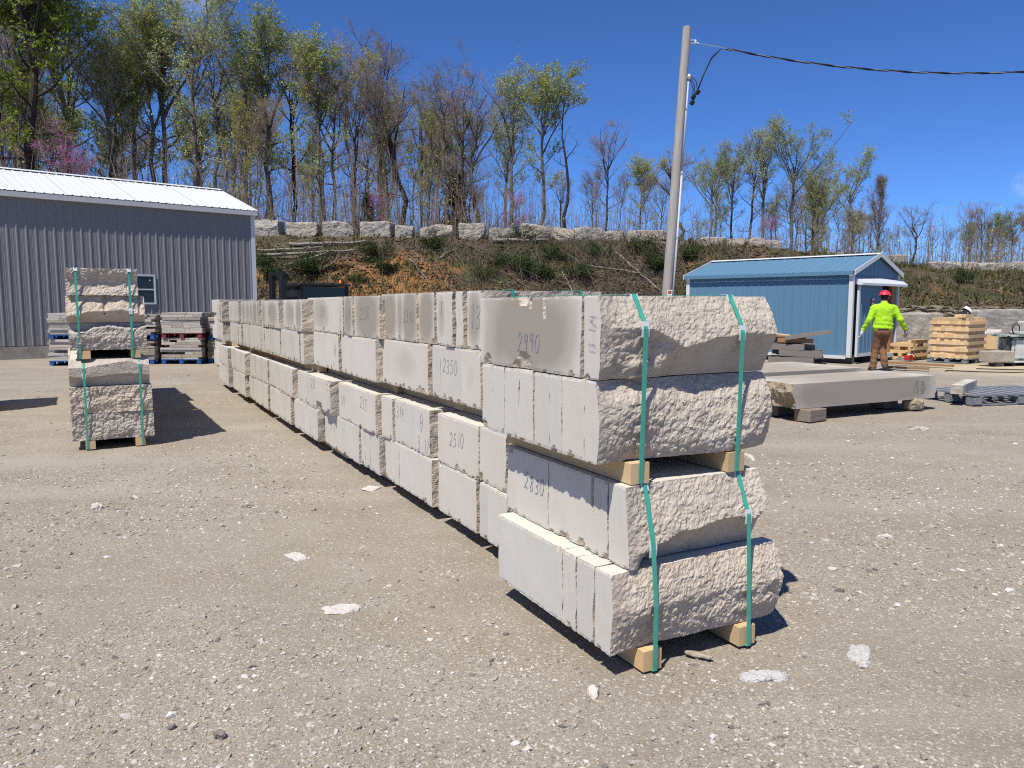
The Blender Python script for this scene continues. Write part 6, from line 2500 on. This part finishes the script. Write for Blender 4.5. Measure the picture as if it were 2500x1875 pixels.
def forest():
    V = 1.1302
    rs = random.Random(77)
    # view-space x of the trunk, view-space y of the top, distance, kind, where it stands (for the label)
    main = [
        (12, -130, 47, 'green0', 'at the left picture edge above the grey roof'), (98, -140, 46, 'green1', 'largest on the left, its top out of frame'), (180, -10, 50, 'spring0', 'behind the grey roof, third trunk from the left edge'),
        (262, 88, 52, 'poplar0', 'behind the grey roof where the sky first opens'), (312, 30, 54, 'poplar1', 'left of the tallest crowns behind the grey roof'), (372, -10, 52, 'poplar2', 'tallest crown behind the right half of the roof'),
        (436, -5, 50, 'poplar0', 'tall twin of the tallest crown, over the roof end'), (492, 70, 53, 'bare0', 'above the end of the grey roof'), (545, 60, 51, 'poplar1', 'over the corner of the grey building'),
        (538, 225, 46, 'yellow0', 'over the corner of the grey building, in front'), (602, 55, 52, 'spring1', 'above the first quarry block'), (640, 85, 54, 'bare1', 'above the second quarry block'),
        (690, 105, 50, 'bare2', 'above the gap before the third block'), (728, 135, 50, 'bare0', 'with a leaning limb above the third block'), (775, 170, 52, 'bare1', 'above the tall yellowish block'),
        (838, 160, 51, 'bare2', 'above the squarish small block'), (868, 200, 49, 'gnarl0', 'with a bent trunk above the long rough block'), (925, 190, 54, 'slim0', 'between two dark trunks above the long rough block'),
        (958, 125, 52, 'bare0', 'highest in the middle of the wood'), (1005, 175, 50, 'bare1', 'just right of the highest middle crown'), (1040, 215, 49, 'gnarl1', 'many-stemmed, above the tall white block'),
        (1105, 155, 51, 'poplar2', 'last but two before the open sky'), (1165, 165, 50, 'spring0', 'brightest green, before the open sky'), (1228, 195, 49, 'snag', 'last of the wood before the open sky'),
        (1292, 355, 60, 'slim1', 'alone in the gap right of the wood'), (1335, 375, 60, 'slim2', 'second in the gap right of the wood'), (1382, 342, 58, 'spring1', 'in the gap left of the utility pole'),
        (1462, 330, 58, 'gnarl0', 'behind the utility pole'), (1528, 318, 58, 'poplar0', 'first right of the utility pole'), (1572, 312, 60, 'poplar1', 'second right of the utility pole'),
        (1606, 290, 60, 'bare2', 'behind the left end of the blue shed'), (1640, 268, 58, 'poplar2', 'second highest of the trees above the shed'), (1702, 258, 58, 'poplar0', 'highest of the trees above the blue shed'),
        (1752, 330, 57, 'poplar1', 'spreading over the blue shed'), (1795, 432, 62, 'slim0', 'small, over the middle of the shed ridge'), (1830, 440, 64, 'slim1', 'small, over the right of the shed ridge'),
        (1886, 382, 62, 'egg', 'standing alone over the shed gable'), (1955, 440, 58, 'gnarl1', 'with a split low limb right of the shed'), (2036, 495, 74, 'slim2', 'low on the far bank, left of the last clump'),
        (2085, 472, 80, 'poplar2', 'in the last clump on the far bank, left one'), (2122, 478, 82, 'egg', 'in the last clump on the far bank, middle one'), (2172, 455, 78, 'poplar0', 'in the last clump on the far bank, right one'), (2208, 440, 76, 'bare2', 'at the right picture edge'),
        (150, 270, 44, 'redbud0', 'low behind the grey roof, left one'), (215, 335, 43.5, 'redbud1', 'low behind the grey roof, right one'), (820, 425, 44, 'redbud0', 'above the tall yellowish block'), (1108, 450, 44, 'redbud1', 'above the low white block'),
        (455, 295, 46, 'dogwood', 'low behind the roof ridge end'), (985, 372, 56, 'cedar', 'in the middle of the wood'), (800, 430, 45.5, 'cedar', 'behind the redbud in mid wood'),
        (1655, 470, 52, 'redbud1', 'faint, among the trees over the shed'),
    ]
    for k, (x, yt, Y, kind, where) in enumerate(main):
        px, py = x * V, yt * V
        X = (px - 1250) / 1878 * Y
        zt = EYE + (744.5 - py) / 1878 * Y * 1.0 + (744.5 - py) / 1878 * .1 * (EYE + (744.5 - py) / 1878 * Y) * 1.0
        z0 = float(hill_z(np.array([X]), np.array([Y]))[0])
        base = ''.join(c for c in kind if not c.isdigit())
        plant(kind, X, Y, max(3.0, zt - z0), rs.random() * 6.28, WORD[base][0] + ' ' + where, 'trees along the edge of the wood')
    # the wood behind: individuals that nothing tells apart
    n = 0
    kinds = ['bare0', 'bare1', 'bare2', 'poplar0', 'poplar1', 'slim0', 'slim1', 'slim2', 'slim0', 'slim2', 'spring1', 'bare1']
    while n < 130:
        Y = rs.uniform(48, 88)
        u = rs.uniform(-.74, .70)
        if n > 102:
            u = rs.uniform(.36, .74)
            Y = rs.uniform(62, 92)
        X = u * Y
        if u > .03 and n <= 102 and rs.random() < .62:
            continue
        if .0 < u < .16 and rs.random() < .5:
            continue
        kind = rs.choice(kinds)
        base = ''.join(c for c in kind if not c.isdigit())
        top = {'bare': 16.5, 'poplar': 17.5, 'slim': 12, 'spring': 14}[base] * rs.uniform(.72, 1.0)
        if u < -.38:
            top *= 1.15
        if u > .0:
            top *= .62
        if u > .4:
            top *= .85
        side = 'left of' if u < -.2 else ('behind' if u < .05 else 'right of')
        plant(kind, X, Y, top, rs.random() * 6.28, WORD[base][0] + ' deep in the wood ' + ('behind the grey building' if u < -.33 else ('behind the quarry blocks' if u < .05 else 'beyond the blue shed')), 'trees deep in the wood')
        n += 1


forest()


def undergrowth():
    rs = np.random.RandomState(31)
    V, F_, b = [], [], 0
    n = 0
    LV = []
    def tri(p, q, r0, r1):
        nonlocal b
        for c, r in ((p, r0), (q, r1)):
            V.extend([c + np.array([r, 0, 0]), c + np.array([-.5 * r, .87 * r, 0]), c + np.array([-.5 * r, -.87 * r, 0])])
        for k in range(3):
            F_.append((b + k, b + (k + 1) % 3, b + 3 + (k + 1) % 3, b + 3 + k))
        b += 6
    while n < 5800:
        y = rs.uniform(42, 80)
        u = rs.uniform(-.76, .74)
        if u > .05 and rs.rand() < .45:
            continue
        x = u * y
        z = float(np.interp(x, HX, HZ)) + .3
        h = min(rs.gamma(3, 1.0), 5.2) * (1.2 if u < -.1 else (.9 if u < .2 else .62))
        az = rs.rand() * 6.28
        lean = np.array([math.cos(az), math.sin(az), 0]) * rs.normal(0, .22) * h
        p0 = np.array([x, y, z - .6])
        p1 = p0 + lean * .5 + (0, 0, h * .6 + .6)
        p2 = p0 + lean + (rs.normal() * .1, rs.normal() * .1, h + .6)
        r = rs.uniform(.008, .02)
        tri(p0, p1, r, r * .8)
        tri(p1, p2, r * .8, r * .3)
        for q in range(rs.randint(3, 7)):
            w = rs.uniform(.3, .95)
            s = p0 + (p2 - p0) * w + lean * 0
            e = s + np.array([rs.normal() * .35, rs.normal() * .35, rs.uniform(.1, .5)]) * (.5 + .25 * h)
            tri(s, e, r * .5, r * .25)
            if rs.rand() < .22:
                for t in range(3):
                    LV.append(e + rs.normal(size=3) * .18)
        n += 1
    nb = len(F_)
    lv, lf = leaf_quads(rs, np.array(LV), .06)
    V = np.concatenate([np.array(V), lv])
    F_ = F_ + [tuple(int(i) + b for i in q) for q in lf]
    o = obj('undergrowth', mesh_from('undergrowth', V, F_, ['twig_red', 'leaf_spring'], [0] * nb + [1] * (len(F_) - nb)))
    o['kind'] = 'stuff'
    o['label'] = 'thin leafless saplings and stems filling the floor of the wood'


undergrowth()
